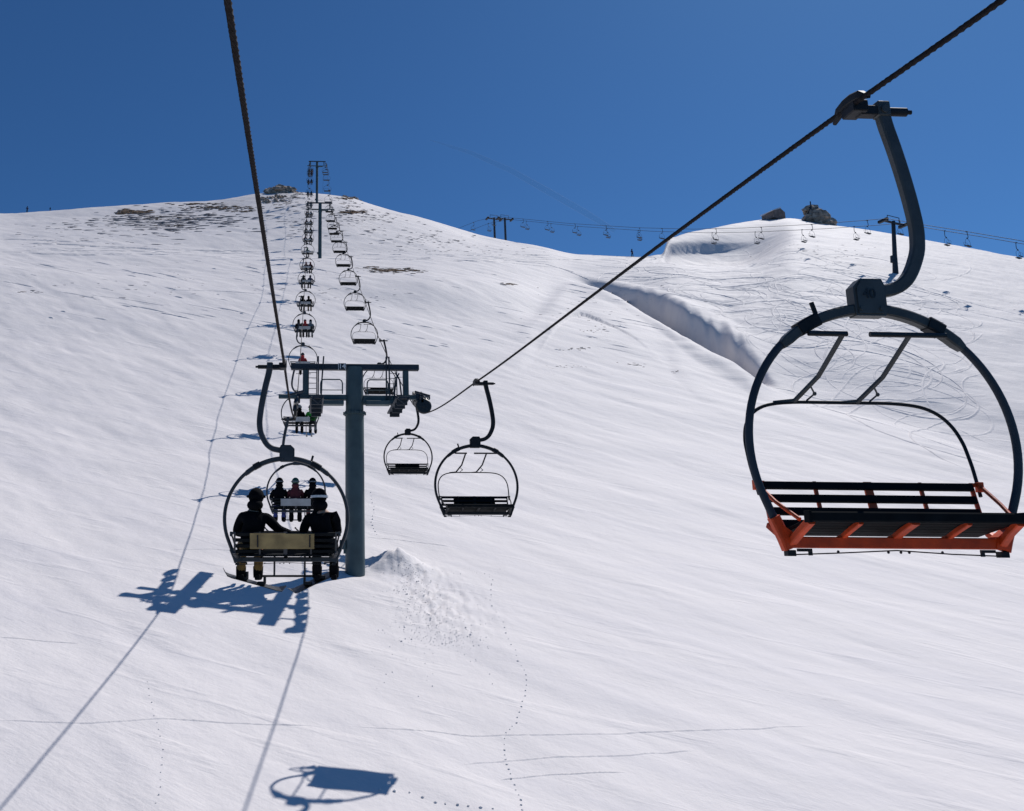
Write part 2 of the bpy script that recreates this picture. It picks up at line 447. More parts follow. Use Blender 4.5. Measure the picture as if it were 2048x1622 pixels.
# ------------------------------------------------------------------ ropes
LR = [(-14, -.45, 3.1), (-.3, -.45, 2.76), (3.6, -.45, 2.80), (12.65, -.46, 3.02), (26.6, -.58, 4.47), (28.5, -.59, 5.02), (30.6, -.60, 5.85), (39.9, -.66, 9.5), (52.35, -.70, 15.5), (64.1, -.74, 21.4), (75.8, -.78, 27.4), (87.6, -.82, 33.9)]
RR = [(-14, 4.15, 3.0), (-1, 4.15, 3.02), (4.0, 4.13, 3.25), (5.43, 4.12, 3.36), (18.45, 3.98, 4.02), (26.7, 4.03, 4.72), (28.5, 4.03, 5.12), (30.4, 4.02, 5.72), (31.6, 4.0, 6.25), (43.8, 3.92, 12.0), (55.4, 3.88, 18.1), (66.7, 3.84, 24.2), (78.3, 3.80, 30.6)]
S2, S3 = 144., 205.
for s, py in ((100, None), (112, None), (S2, 421), (S3, 336), (260, None)): pass
def farpt(px, py, s): p = at(px, py, s); return p.z
z2 = farpt(640, 421, S2); z3 = farpt(634, 331, S3)
LR += [(99.5, -.85, 40.6 - .5), (120, -.9, 52.0), (S2, -.95, z2 - .3), (175, -1.0, (z2 + z3) / 2 - 1.4), (S3, -1.0, z3), (217, -1., farpt(634, 328, 217)), (229, -1., farpt(634, 324, 229)), (262, -1., farpt(634, 350, 262)), (300, -1., farpt(634, 400, 300))]
RR += [(90, 3.78, 37.0), (120, 3.7, 53.2), (S2, 3.65, z2), (175, 3.6, (z2 + z3) / 2 - 1.0), (S3, 3.6, z3), (217, 3.6, farpt(634, 328, 217)), (229, 3.6, farpt(634, 324, 229)), (262, 3.6, farpt(634, 350, 262)), (300, 3.6, farpt(634, 400, 300))]
def rope_at(tab, s):
    a = np.array(tab); return Vector((float(np.interp(s, a[:, 0], a[:, 1])), s, float(pchip_np(a[:, 0], a[:, 2], [s])[0])))
def rope(tab, label):
    a = np.array(tab); vs = []; fs = []; r = .0205
    S = list(np.arange(-10, 34, .045)) + list(np.arange(34, 300, 2.))
    P = np.stack([np.interp(S, a[:, 0], a[:, 1]), np.array(S), pchip_np(a[:, 0], a[:, 2], S)], -1)
    K = 18
    for i, p in enumerate(P):
        tw = S[i] / .34 * 2 * math.pi if S[i] < 34 else 0
        for j in range(K):
            th = 2 * math.pi * j / K; rad = r * (1 + .13 * math.cos(6 * th)) if S[i] < 34 else r
            vs.append((p[0] + math.cos(th + tw) * rad, p[1], p[2] + math.sin(th + tw) * rad))
    for i in range(len(P) - 1):
        for j in range(K): fs.append((i * K + j, i * K + (j + 1) % K, (i + 1) * K + (j + 1) % K, (i + 1) * K + j))
    b = MB(); b.add(vs, fs, True); return tag(b.build('haul_rope', M['rope']), label, 'cable', 'haul ropes of the near chairlift')
rope(LR, 'thick twisted steel haul rope carrying the occupied chairs, rising to the upper left')
rope(RR, 'thick twisted steel haul rope carrying the empty chairs, rising to the upper right')

# ------------------------------------------------------------------ chair prototypes (origin at the rope, front = -Y)
CXo = -.06
def ringpt(a, r=.985): return (CXo + r * math.cos(a), 0, -2.51 + r * .975 * math.sin(a))
def grip_mesh():
    b = MB(); k = .45
    b.tube([(0, -.27, -.03), (0, -.16, .03), (0, -.05, .045), (0, .05, .045), (0, .16, .03), (0, .27, -.03)], [.35, .9, 1, 1, .9, .35], rect=(.075, .07))
    b.box((.03, 0, -.02), (.12, .2, .09)); b.box((.12, 0, -.035), (.14, .1, .075))
    b.cyl((.18, 0, -.03), (.44, 0, -.03), .034, 12); b.cyl((.44, 0, -.03), (.48, 0, -.03), .018, 8); b.cyl((.22, 0, -.03), (.24, 0, -.03), .047, 12)
    return b.mesh('grip')
def hanger_mesh():
    b = MB(); ctl = [(.24, 0), (.255, -.12), (.30, -.32), (.345, -.55), (.38, -.78), (.395, -.95), (.385, -1.08), (.34, -1.21), (.26, -1.335), (.16, -1.40), (.04, -1.425)]
    a = np.array(ctl); tt = np.linspace(0, len(ctl) - 1, 40); xs = pchip_np(range(len(ctl)), a[:, 0], tt); zs = pchip_np(range(len(ctl)), a[:, 1], tt)
    b.tube([(x, 0, z) for x, z in zip(xs, zs)], [1 - .12 * i / 39 for i in range(40)], rect=(.10, .085), up=(0, 1, 0))
    b.box((.24, 0, -.02), (.10, .11, .12)); b.cyl((.24, -.07, -.03), (.24, .07, -.03), .03)
    return b.mesh('hanger_arm')
def hub_mesh():
    b = MB(); x = CXo; q0 = .03
    b.poly([(x - .115, -1.610), (x + .105, -1.610), (x + .122, -1.570), (x + .122, -1.390), (x + .10, -1.340), (x - .06, -1.340), (x - .122, -1.400), (x - .122, -1.570)], -.055, .055)
    b.poly([(x - .10, -1.595), (x + .09, -1.595), (x + .108, -1.560), (x + .108, -1.390), (x + .08, -1.355), (x - .06, -1.355), (x - .10, -1.410)], -.068, .068)
    for q in (-.08, .07): b.cyl((x + q, -.08, -1.560), (x + q, .08, -1.560), .016, 8)
    return b.mesh('hub_plate')
def ring_mesh():
    b = MB(); A = np.linspace(R_(-22), R_(202), 60)
    pts = [ringpt(a) for a in A]
    e = [(CXo + .80, 0, -3.15), (CXo - .80, 0, -3.15)]
    e2 = [(CXo + .775, 0, -3.21), (CXo - .775, 0, -3.21)]
    b.tube([e2[0], e[0]] + pts + [e[1], e2[1]], .029, 10)
    return b.mesh('ring_frame')
def arch_mesh():
    b = MB(); A = np.linspace(R_(46), R_(134), 26)
    rr = [.75] + [1.] * 24 + [.75]
    b.tube([ringpt(a, .978) for a in A], rr, rect=(.075, .095), up=(0, 1, 0))
    return b.mesh('arch')
def sleeve_mesh(sd):
    b = MB()
    for sg in (sd,):
        A = np.linspace(R_(57), R_(64), 4) if not sg else np.linspace(R_(114), R_(124), 4)
        b.tube([ringpt(a, .982) for a in A], 1., rect=(.095, .118), up=(0, 1, 0))
    if sd: p = Vector(ringpt(R_(113), 1.02)); b.cyl(p, p + Vector((-.025, 0, .085)), .018, 8)
    return b.mesh('joint_sleeve')
def cross_mesh():
    b = MB(); x = CXo
    b.box((x, 0, -3.165), (1.50, .07, .075))
    for sg in (-1, 1):
        # gusset from the ring end
        b.tube([(x + sg * .86, 0, -3.0), (x + sg * .80, 0, -3.14), (x + sg * .775, 0, -3.21)], 1., rect=(.075, .08), up=(0, 1, 0))
        b.tube([(x + sg * .76, .0, -3.18), (x + sg * .74, -.16, -3.09), (x + sg * .73, -.29, -3.03)], 1., rect=(.055, .05))
        b.tube([(x + sg * .76, .02, -3.14), (x + sg * .78, .14, -3.10), (x + sg * .80, .22, -3.05)], 1., rect=(.05, .04))
        b.poly([(x + sg * .80, -3.20), (x + sg * .70, -3.20), (x + sg * .72, -3.12), (x + sg * .82, -3.05)][::sg], -.045, .045)
    return b.mesh('base_frame')
def strut_mesh(w, xo):
    b = MB(); x = CXo + xo
    b.tube([(x, .16, -3.165), (x, 0, -3.13), (x, -.14, -3.08), (x, -.28, -3.035)], 1., rect=(w, .035))
    return b.mesh('seat_strut')
def seat_mesh():
    b = MB(); x = CXo
    for i in range(6):
        t = i / 5; y = .17 - .42 * t; z = -3.10 + .075 * t
        b.box((x, y, z), (1.47, .080, .026), Matrix.Rotation(R_(-10), 3, 'X'))
    return b.mesh('seat_slats')
def lip_mesh():
    b = MB(); x = CXo
    b.tube([(x - .75, -.305, -3.005), (x + .75, -.305, -3.005)], 1., rect=(.075, .068))
    b.box((x + .755, -.305, -3.005), (.018, .085, .075)); b.box((x - .755, -.305, -3.005), (.018, .085, .075))
    return b.mesh('seat_edge')
def back_mesh():
    b = MB(); x = CXo
    for i, z in enumerate((-2.775, -2.865, -2.955, -3.04)):
        y = .275 - .03 * i
        b.box((x, y, z), (1.58 - .01 * i, .03, .052), Matrix.Rotation(R_(-22), 3, 'X'))
    return b.mesh('backrest_slats')
def backframe_mesh(q, w):
    b = MB(); x = CXo
    for q in (q,):
        b.tube([(x + q, .30, -2.745), (x + q, .25, -2.91), (x + q, .19, -3.09)], 1., rect=(w, .022))
    if abs(q) > .7: b.box((x + math.copysign(.82, q), .30, -2.757), (.08, .028, .028))
    return b.mesh('back_frame')
def arm_mesh(sg):
    b = MB(); x = CXo
    b.tube([(x + sg * .845, .28, -2.76), (x + sg * .82, .03, -2.90), (x + sg * .765, -.20, -3.02)], .014, 8)
    b.box((x + sg * .845, .28, -2.772), (.04, .055, .07))
    return b.mesh('side_rail')
def cable_mesh():
    b = MB(); x = CXo
    b.tube([(x - .74, 0, -3.245), (x - .4, 0, -3.232), (x, 0, -3.213), (x + .4, 0, -3.235), (x + .74, 0, -3.245)], .0045, 5)
    for q in (-.42, -.06, .03, .09, .33): b.ball((x + q, 0, -3.225), .011, 6, 4)
    for sg in (-1, 1):
        b.box((x + sg * .765, 0, -3.235), (.06, .07, .04)); b.box((x + sg * .66, 0, -3.215), (.10, .03, .02)); b.box((x + sg * .62, 0, -3.235), (.025, .02, .03))
    return b.mesh('safety_cable')
def bail_meshes(raised):
    x = CXo
    if raised: y0, z0, y1, z1 = .28, -2.80, .52, -2.15
    else: y0, z0, y1, z1 = .28, -2.80, -.38, -2.72
    P0 = Vector((0, y0, z0)); P1 = Vector((0, y1, z1))
    prof = [(.835, -.06), (.845, .12), (.852, .30), (.85, .48), (.83, .64), (.785, .78), (.71, .89), (.60, .96), (.46, .99), (.30, 1.), (.0, 1.)]
    half = [(a, t) for a, t in prof]
    tt = np.linspace(0, len(half) - 1, 34); xa = pchip_np(range(len(half)), [h[0] for h in half], tt); ta = pchip_np(range(len(half)), [h[1] for h in half], tt)
    pts = [(x - a, *(P0 + (P1 - P0) * t)[1:]) for a, t in zip(xa, ta)]; pts += [(x + a, q[1], q[2]) for (a, q) in list(zip(xa, pts))[-2::-1]]
    b = MB(); b.tube(pts, .0135, 8); bail = b.mesh('safety_bar')
    foot = []
    for q in (-.30, .20):
        f = MB()
        if raised:
            A = Vector((x + q - .09, y1, z1)); B_ = Vector((x + q + .02, y1 - .22, z1 + .16)); C_ = Vector((x + q + .05, y1 - .60, z1 + .40))
            bar = [(C_ + Vector((-.30, .0, 0))), (C_ + Vector((.27, 0, 0)))] if q > 0 else [(C_ + Vector((-.26, 0, 0))), (C_ + Vector((.03, 0, 0)))]
        else:
            A = Vector((x + q, y1, z1)); B_ = Vector((x + q, y1 - .10, z1 - .3)); C_ = Vector((x + q, y1 - .12, z1 - .72))
            bar = [C_ + Vector((-.26, 0, 0)), C_ + Vector((.28, 0, 0))]
        f.tube([A - Vector((.16, 0, 0)), A + Vector((.0, -.005, .012)), A + (B_ - A) * .25], [.5, .9, 1.], rect=(.026, .03), up=(0, 1, 0))
        f.tube([A, B_, C_], 1., rect=(.024, .032), up=(1, 0, 0))
        t = A + (B_ - A) * .55
        f.tube([A + Vector((.10, -.01, .01)), A + Vector((.16, -.03, .06)), t + Vector((.02, 0, .03))], .008, 6); f.ball(A + Vector((.16, -.03, .06)), .016, 8, 5)
        g = MB(); g.cyl(bar[0], bar[1], .019, 10)
        foot.append((f.mesh('footrest_stem'), g.mesh('footrest_bar')))
    return bail, foot
MESH = dict(grip=grip_mesh(), hanger=hanger_mesh(), hub=hub_mesh(), ring=ring_mesh(), arch=arch_mesh(), sleeveA=sleeve_mesh(0), sleeveB=sleeve_mesh(1), base=cross_mesh(), seat=seat_mesh(),
            lip=lip_mesh(), back=back_mesh(), railA=arm_mesh(-1), railB=arm_mesh(1), cable=cable_mesh())
BST = [backframe_mesh(q, w_) for q, w_ in ((-.79, .03), (-.40, .028), (0, .062), (.40, .028), (.79, .03))]
STR = [strut_mesh(.035, -.38), strut_mesh(.06, 0), strut_mesh(.035, .38)]
BAIL = {True: bail_meshes(True), False: bail_meshes(False)}
for m_ in list(MESH.values()) + STR + BST + [BAIL[k][0] for k in BAIL] + [q for k in BAIL for f in BAIL[k][1] for q in f]: m_.materials.append(None)
def part(name, me, m, parent):
    o = bpy.data.objects.new(name, me); COL.objects.link(o); o.parent = parent
    o.material_slots[0].link = 'OBJECT'; o.material_slots[0].material = m
    return o
def text_obj(txt, size, depth, name, m, parent, loc, rot):
    c = bpy.data.curves.new(name, 'FONT'); c.body = txt; c.size = size; c.extrude = depth; c.align_x = 'CENTER'; c.align_y = 'CENTER'; c.offset = size * .02
    tmp = bpy.data.objects.new(name, c); COL.objects.link(tmp)
    dg = bpy.context.evaluated_depsgraph_get(); me = bpy.data.meshes.new_from_object(tmp.evaluated_get(dg))
    bpy.data.objects.remove(tmp); bpy.data.curves.remove(c)
    me.materials.clear()
    o = link(name, me, m, parent); o.location = loc; o.rotation_euler = rot; return o
def make_chair(raised=True, colour='dark', board=None, detail=True):
    t = thing('chairlift_chair', 'x', 'chairlift chair', group='chairs on the near chairlift')
    fr = M['steel'] if colour == 'orange' else (M['greysteel'] if colour == 'grey' else M['darksteel'])
    ac = M['orange'] if colour == 'orange' else fr
    sl = M['blackslat']
    part('rope_grip', MESH['grip'], M['darksteel'], t); part('hanger_arm', MESH['hanger'], fr, t)
    h = part('hub_plate', MESH['hub'], fr, t)
    rg = part('ring_frame', MESH['ring'], fr if colour != 'orange' else M['towerdark'], t)
    part('arch', MESH['arch'], fr, rg); part('joint_sleeve', MESH['sleeveA'], M['darksteel'], rg); part('joint_sleeve', MESH['sleeveB'], M['darksteel'], rg)
    part('base_frame', MESH['base'], ac, t)
    s = part('seat', MESH['seat'], sl, t); part('seat_edge', MESH['lip'], sl, s)
    for q in STR: part('seat_strut', q, ac, s)
    bk = part('backrest', MESH['back'], sl, t); [part('back_strut', q, ac, bk) for q in BST]
    part('side_rail', MESH['railA'], ac, t); part('side_rail', MESH['railB'], ac, t)
    part('safety_cable', MESH['cable'], M['darksteel'], t)
    bm_, ft = BAIL[raised]
    bl = part('safety_bar', bm_, M['darksteel'] if colour != 'grey' else fr, t)
    for f, g in ft:
        part('footrest_stem', f, M['steel'] if colour == 'orange' else fr, bl); part('footrest_bar', g, M['black'], bl)
    if colour == 'orange':
        n = text_obj('40', .095, .003, 'chair_number', M['black'], h, (CXo - .01, -.071, -1.455), (R_(90), 0, 0))
    if board:
        b = MB(); Rm = Matrix.Rotation(R_(-22), 3, 'X')
        b.box((CXo + .05 if board == 'gold' else CXo, .29, -2.885), (1.00, .014, .25), Rm)
        o = b.build('back_board', M[{'gold': 'gold', 'pale': 'paleboard', 'dark': 'blackslat'}[board]], t)
        if board == 'gold':
            g = MB()
            for q in (-.12, .06): g.box((CXo + q - .1, .316, -2.80), (.14, .006, .03), Rm)
            for q in (-.38, .43): g.box((CXo + q, .305, -2.885), (.022, .008, .20), Rm)
            g.build('board_marking', M['darksteel'], o)
    return t

# ------------------------------------------------------------------ people
def skin_mesh(name, joints, edges, sub=2, root=0):
    me = bpy.data.meshes.new(name + '_cage'); me.from_pydata([j[0] for j in joints], edges, []); o = bpy.data.objects.new(name, me); COL.objects.link(o)
    md = o.modifiers.new('s', 'SKIN'); md.use_smooth_shade = True; md.branch_smoothing = .6
    sv = me.skin_vertices[0].data
    for i, j in enumerate(joints):
        r = j[1]; sv[i].radius = r if isinstance(r, tuple) else (r, r); sv[i].use_root = (i == root)
    sb = o.modifiers.new('u', 'SUBSURF'); sb.levels = sub
    dg = bpy.context.evaluated_depsgraph_get(); dg.update()
    out = bpy.data.meshes.new_from_object(o.evaluated_get(dg)); out.name = name
    bpy.data.objects.remove(o); bpy.data.meshes.remove(me)
    out.materials.clear(); out.materials.append(None)
    out.polygons.foreach_set('use_smooth', [True] * len(out.polygons))
    return out
def figure(pose):
    """returns dict of meshes for a figure; pose gives joints"""
    J = pose; pel, wa, ch, nk, hd, tp = J['pel'], J['wa'], J['ch'], J['nk'], J['hd'], J['tp']
    out = {}
    def body(inf, arms, legs, head):
        jt = []; ed = []
        def a(p, r): jt.append((tuple(p), r)); return len(jt) - 1
        return jt, ed, a
    # body: one continuous surface
    jt, ed, a = body(0, 1, 1, 1)
    p0 = a(pel, (.13, .10)); p1 = a(wa, (.12, .09)); p2 = a(ch, (.15, .10)); p3 = a(nk, .052); p4 = a(hd, (.078, .09)); p5 = a(tp, (.06, .07))
    ed += [(p0, p1), (p1, p2), (p2, p3), (p3, p4), (p4, p5)]
    nz = a(Vector(hd) + J['face'] * .105, .014); ed.append((p4, nz))
    for sg in (0, 1):
        sh, el, wr, ha = J['arm'][sg]; q = p2
        for p, r in ((sh, .055), (el, .040), (wr, .028), (ha, .03)): k = a(p, r); ed.append((q, k)); q = k
        hp, kn, an, to = J['leg'][sg]; q = p0
        for p, r in ((hp, .085), (kn, .06), (an, .04), (to, .035)): k = a(p, r); ed.append((q, k)); q = k
    out['body'] = skin_mesh('person_body', jt, ed, 1)
    # jacket
    jt, ed, a = body(0, 1, 1, 1)
    low = Vector(pel) + (Vector(pel) - Vector(wa)) * .25
    p0 = a(low, (.225, .165)); p1 = a(wa, (.20, .15)); p2 = a(ch, (.215, .16)); p3 = a(Vector(nk) * .6 + Vector(ch) * .4, (.13, .11)); p4 = a(Vector(nk) + Vector((0, 0, .035)), .088)
    ed += [(p0, p1), (p1, p2), (p2, p3), (p3, p4)]
    for sg in (0, 1):
        sh, el, wr, ha = J['arm'][sg]; q = p2
        for p, r in ((sh, .095), ((Vector(sh) + Vector(el)) / 2, .082), (el, .07), (wr, .052)): k = a(p, r); ed.append((q, k)); q = k
    out['jacket'] = skin_mesh('jacket', jt, ed, 2)
    # trousers
    jt, ed, a = body(0, 1, 1, 1)
    p0 = a(pel, (.165, .125)); p1 = a(Vector(wa) * .5 + Vector(pel) * .5, (.15, .12)); ed.append((p0, p1))
    for sg in (0, 1):
        hp, kn, an, to = J['leg'][sg]; q = p0
        for p, r in ((hp, .11), ((Vector(hp) + Vector(kn)) / 2, .098), (kn, .083), ((Vector(kn) + Vector(an)) / 2, .078), (an, .072)): k = a(p, r); ed.append((q, k)); q = k
    out['trousers'] = skin_mesh('trousers', jt, ed, 2)
    g = MB(); g.ball(Vector(nk) + Vector((0, .035, .03)), .12, 14, 8, (1.0, .95, .75)); me = g.mesh('hood'); me.materials.append(None); out['hood'] = me
    # helmet
    b = MB(); c = Vector(hd) + Vector((0, 0, .03)) - J['face'] * .015
    b.ball(c, .127, 16, 10, (.92, 1.08, 1.0)); b.tube([c + J['side'] * .12 + J['face'] * .04, c + J['face'] * .135, c - J['side'] * .12 + J['face'] * .04], 1., rect=(.06, .02))
    me = b.mesh('helmet'); me.materials.append(None); out['helmet'] = me
    g = MB(); f = J['face']; sd = J['side']
    pts = [c + (f * math.cos(q) * 1.08 + sd * math.sin(q) * .95) * .132 + Vector((0, 0, -.005)) for q in np.linspace(-math.pi, math.pi, 17)[:-1]]
    g.tube(pts, 1., rect=(.012, .035), closed=True, up=(0, 0, 1)); me = g.mesh('goggle_strap'); me.materials.append(None); out['strap'] = me
    # gloves with five fingers
    out['glove'] = []
    for sg in (0, 1):
        sh, el, wr, ha = [Vector(q) for q in J['arm'][sg]]; d = (ha - wr).normalized(); lat = d.cross(Vector((0, 0, 1))).normalized() * (1 if sg == 0 else -1); dn = Vector((0, 0, -1))
        g = MB(); g.tube([wr - d * .03, wr + d * .01, wr + d * .05, wr + d * .10], [.046, .043, .05, .046], 10)
        for k, (o_, ln) in enumerate(((-.033, .075), (-.011, .085), (.011, .08), (.033, .062))):
            s0 = wr + d * .095 + lat * o_; g.tube([s0, s0 + d * ln * .45 + dn * .012, s0 + d * ln * .75 + dn * .04, s0 + d * ln * .7 + dn * .07], [.0155, .0145, .013, .010], 7)
        s0 = wr + d * .035 + lat * .04; g.tube([s0, s0 + lat * .03 + d * .03, s0 + lat * .028 + d * .06 + dn * .02], [.017, .015, .012], 7)
        me = g.mesh('glove'); me.materials.append(None); out['glove'].append(me)
    out['boot'] = []
    for sg in (0, 1):
        hp, kn, an, to = [Vector(q) for q in J['leg'][sg]]; d = (to - an); d.z = 0; d.normalize()
        g = MB(); g.tube([an + Vector((0, 0, .12)), an + Vector((0, 0, .02)), an + Vector((0, 0, -.05))], [.078, .075, .07], 12)
        sole = to.z - .03
        g.tube([Vector((an.x, an.y, sole + .045)) - d * .09, Vector((an.x, an.y, sole + .06)), Vector((an.x, an.y, sole + .055)) + d * .12, Vector((an.x, an.y, sole + .04)) + d * .2], [.8, 1.1, 1.0, .7], rect=(.095, .10), up=(0, 0, 1))
        me = g.mesh('boot'); me.materials.append(None); out['boot'].append(me)
    return out
def seated(lean=0., reach='front', head=(0, -1), knee=0.):
    fx = Vector((head[0], head[1], 0)).normalized(); side = Vector((-fx.y, fx.x, 0))
    L_ = lean
    J = dict(pel=(0, .02, .11), wa=(L_ * .3, .05, .30), ch=(L_ * .7, .045, .50), nk=(L_, 0, .655), hd=(L_ + fx.x * .03, -.02 + fx.y * .03, .79), tp=(L_ + fx.x * .03, -.01, .89), face=fx, side=side)
    J['arm'] = []
    for sg in (-1, 1):
        sh = Vector((L_ * .75 + sg * .175, .03, .53))
        if reach == 'side' and sg == -1:
            J['arm'].append((sh, Vector((sh.x - .17, -.12, .34)), Vector((sh.x - .38, -.26, .27)), Vector((sh.x - .45, -.30, .27))))
        else:
            J['arm'].append((sh, Vector((sh.x + sg * .09, -.06, .29)), Vector((sh.x - sg * .01, -.29, .27)), Vector((sh.x - sg * .02, -.37, .27))))
    J['leg'] = [(Vector((sg * .10, -.05, .10)), Vector((sg * .13 + knee, -.44, .11)), Vector((sg * .13 + knee * 1.3, -.50, -.33)), Vector((sg * .14 + knee * 1.3, -.62, -.39))) for sg in (-1, 1)]
    return figure(J)
def standing():
    fx = Vector((0, -1, 0)); side = Vector((1, 0, 0))
    J = dict(pel=(0, 0, .95), wa=(0, 0, 1.12), ch=(0, 0, 1.33), nk=(0, 0, 1.5), hd=(0, -.03, 1.63), tp=(0, -.02, 1.72), face=fx, side=side)
    J['arm'] = [(Vector((sg * .18, 0, 1.36)), Vector((sg * .27, .03, 1.1)), Vector((sg * .26, -.12, .92)), Vector((sg * .26, -.18, .88))) for sg in (-1, 1)]
    J['leg'] = [(Vector((sg * .09, 0, .9)), Vector((sg * .11, -.06 * (1 + sg), .5)), Vector((sg * .12, .02 - .1 * sg, .09)), Vector((sg * .13, -.1 - .1 * sg, .04))) for sg in (-1, 1)]
    return figure(J)
FIG = dict(a=seated(.0, 'front', (.15, -1)), b=seated(-.05, 'side', (-.75, -.75), .04), c=seated(.06, 'front', (.55, -.8), -.03), s=standing())
def person(fig, jac, tro, hel, label, parent_loc, rz, group=None, detail=True, strap=None, scale=1.):
    f = FIG[fig]; t = thing('person', label, 'person', parent_loc, rz, group); t.scale = (scale,) * 3
    part('body', f['body'], M['skin'], t); part('jacket', f['jacket'], M[jac], t); part('trousers', f['trousers'], M[tro], t); part('hood', f['hood'], M[jac], t)
    h = part('helmet', f['helmet'], M[hel], t)
    if detail:
        part('goggle_strap', f['strap'], M[strap or 'jgrey'], h)
        for g in f['glove']: part('glove', g, M['jblack'], t)
    for g in f['boot']: part('boot', g, M['jblack'], t)
    return t
def snowboard(p, q, roll, label, m='black'):
    """board from p to q"""
    p, q = Vector(p), Vector(q); d = (q - p); n = 14; b = MB(); vs = []; fs = []
    dn = d.normalized(); w = Vector((0, 0, 1)).cross(dn).normalized(); w = Matrix.Rotation(roll, 3, dn) @ w; up = dn.cross(w)
    if up.z < 0: up = -up
    for i in range(n + 1):
        t = i / n; e = abs(2 * t - 1); wd = .15 * (1 - .12 * (1 - e ** 2)) * math.sqrt(max(1 - max(0, (e - .82) / .18) ** 2, .02)); lift = .09 * max(0, (e - .78) / .22) ** 2
        c = p + d * t + up * lift
        vs += [c - w * wd, c + w * wd, c + w * wd + up * .012, c - w * wd + up * .012]
    for i in range(n):
        for j in range(4): fs.append((i * 4 + j, i * 4 + (j + 1) % 4, (i + 1) * 4 + (j + 1) % 4, (i + 1) * 4 + j))
    fs += [(0, 1, 2, 3), tuple(n * 4 + k for k in (3, 2, 1, 0))]
    b.add([v - p for v in vs], fs); o = b.build('snowboard', M[m]); 
    g = MB()
    for t in (.34, .62):
        g = MB(); c = d * t + up * .03; g.box(c, (.12, .2, .05)); g.box(c + up * .06 + dn * .04, (.04, .16, .12)); g.build('binding', M['darksteel'], o)
    o.location = p; tag(o, label, 'snowboard', 'snowboards on the riders\' feet'); return o
def skis(c, rz, label):
    b = MB()
    t = thing('skis', label, 'skis', c, rz)
    for sg in (-1, 1):
        b = MB(); b.tube([(sg * .13, .75, 0), (sg * .13, 0, .01), (sg * .13, -.75, 0), (sg * .13, -.88, .05)], [.8, .7, 1, .5], rect=(.09, .016), up=(0, 0, 1)); b.build('ski', M['jgrey'], t)
        # tips lift up
    return t

# ------------------------------------------------------------------ hang the chairs
Rs = [5.34, 18.45, 31.6, 43.8, 55.4, 66.7, 78.3]
while Rs[-1] < 220: Rs.append(Rs[-1] + 11.9)
Ls = [12.65, 26.5, 39.9, 52.2, 64.1, 75.8, 87.6]
while Ls[-1] < 220: Ls.append(Ls[-1] + 11.9)
ORD = 'first second third fourth fifth sixth seventh eighth ninth tenth eleventh twelfth thirteenth fourteenth fifteenth sixteenth seventeenth eighteenth nineteenth twentieth twenty-first twenty-second twenty-third twenty-fourth twenty-fifth'.split()
def far_chair_mesh():
    b = MB(); x = CXo; K = 12
    b.box((.15, 0, -.02), (.5, .3, .08))
    b.tube([(.24, 0, 0), (.30, 0, -.32), (.38, 0, -.78), (.385, 0, -1.08), (.26, 0, -1.31), (.04, 0, -1.40)], .06, 5)
    b.box((x, 0, -1.45), (.28, .12, .27))
    A = np.linspace(R_(-22), R_(202), 22); b.tube([(x + .775, 0, -3.2)] + [ringpt(a) for a in A] + [(x - .775, 0, -3.2)], .026, 5)
    b.box((x, -.05, -3.09), (1.55, .5, .10)); b.box((x, .33, -2.87), (1.58, .10, .16))
    b.tube([(x - .84, .3, -2.8), (x - .8, .4, -2.3), (x - .55, .42, -2.17), (x + .55, .42, -2.17), (x + .8, .4, -2.3), (x + .84, .3, -2.8)], .02, 4)
    return b.mesh('far_chair')
FARM = far_chair_mesh(); FARM.materials.append(M['farsteel'])
def far_chair(label, loc, rz, group, sc_=1.):
    o = bpy.data.objects.new('chairlift_chair', FARM); COL.objects.link(o); o.location = loc; o.rotation_euler = (0, 0, rz); o.scale = (sc_,) * 3; return tag(o, label, 'chairlift chair', group)

big = make_chair(True, 'orange'); big.location = rope_at(RR, Rs[0]); big['label'] = 'large empty chair with orange painted base and black slats hanging at the right'
big.rotation_euler = (0, R_(.45), 0); big.location.x += .01; big.scale = (.985, .72, 1.045)
protoR = make_chair(True, 'dark', 'dark')  # dark frames: the shaded silhouette is put into the paint colour
lab = {1: 'empty dark chair with raised bar, next one behind the big orange chair', 2: 'empty dark chair hanging beside the mast, just under the right-hand wheel set',
       3: 'empty dark chair seen through the crossarm frame of the near tower', 4: 'empty dark chair hanging clear above the right end of the near crossarm'}
first = True
for i, s in enumerate(Rs[1:], 1):
    L_ = lab.get(i) or ('empty dark chair, %s up the empty rope from the big orange one' % ORD[i])
    if s < 170:
        c = protoR if first else copy_tree(protoR); first = False
        c.location = rope_at(RR, s)
    else:
        c = far_chair(L_, rope_at(RR, s), 0, 'chairs on the near chairlift')
    c['label'] = L_
protoL = make_chair(False, 'grey', 'gold'); protoP = make_chair(False, 'grey', 'pale')
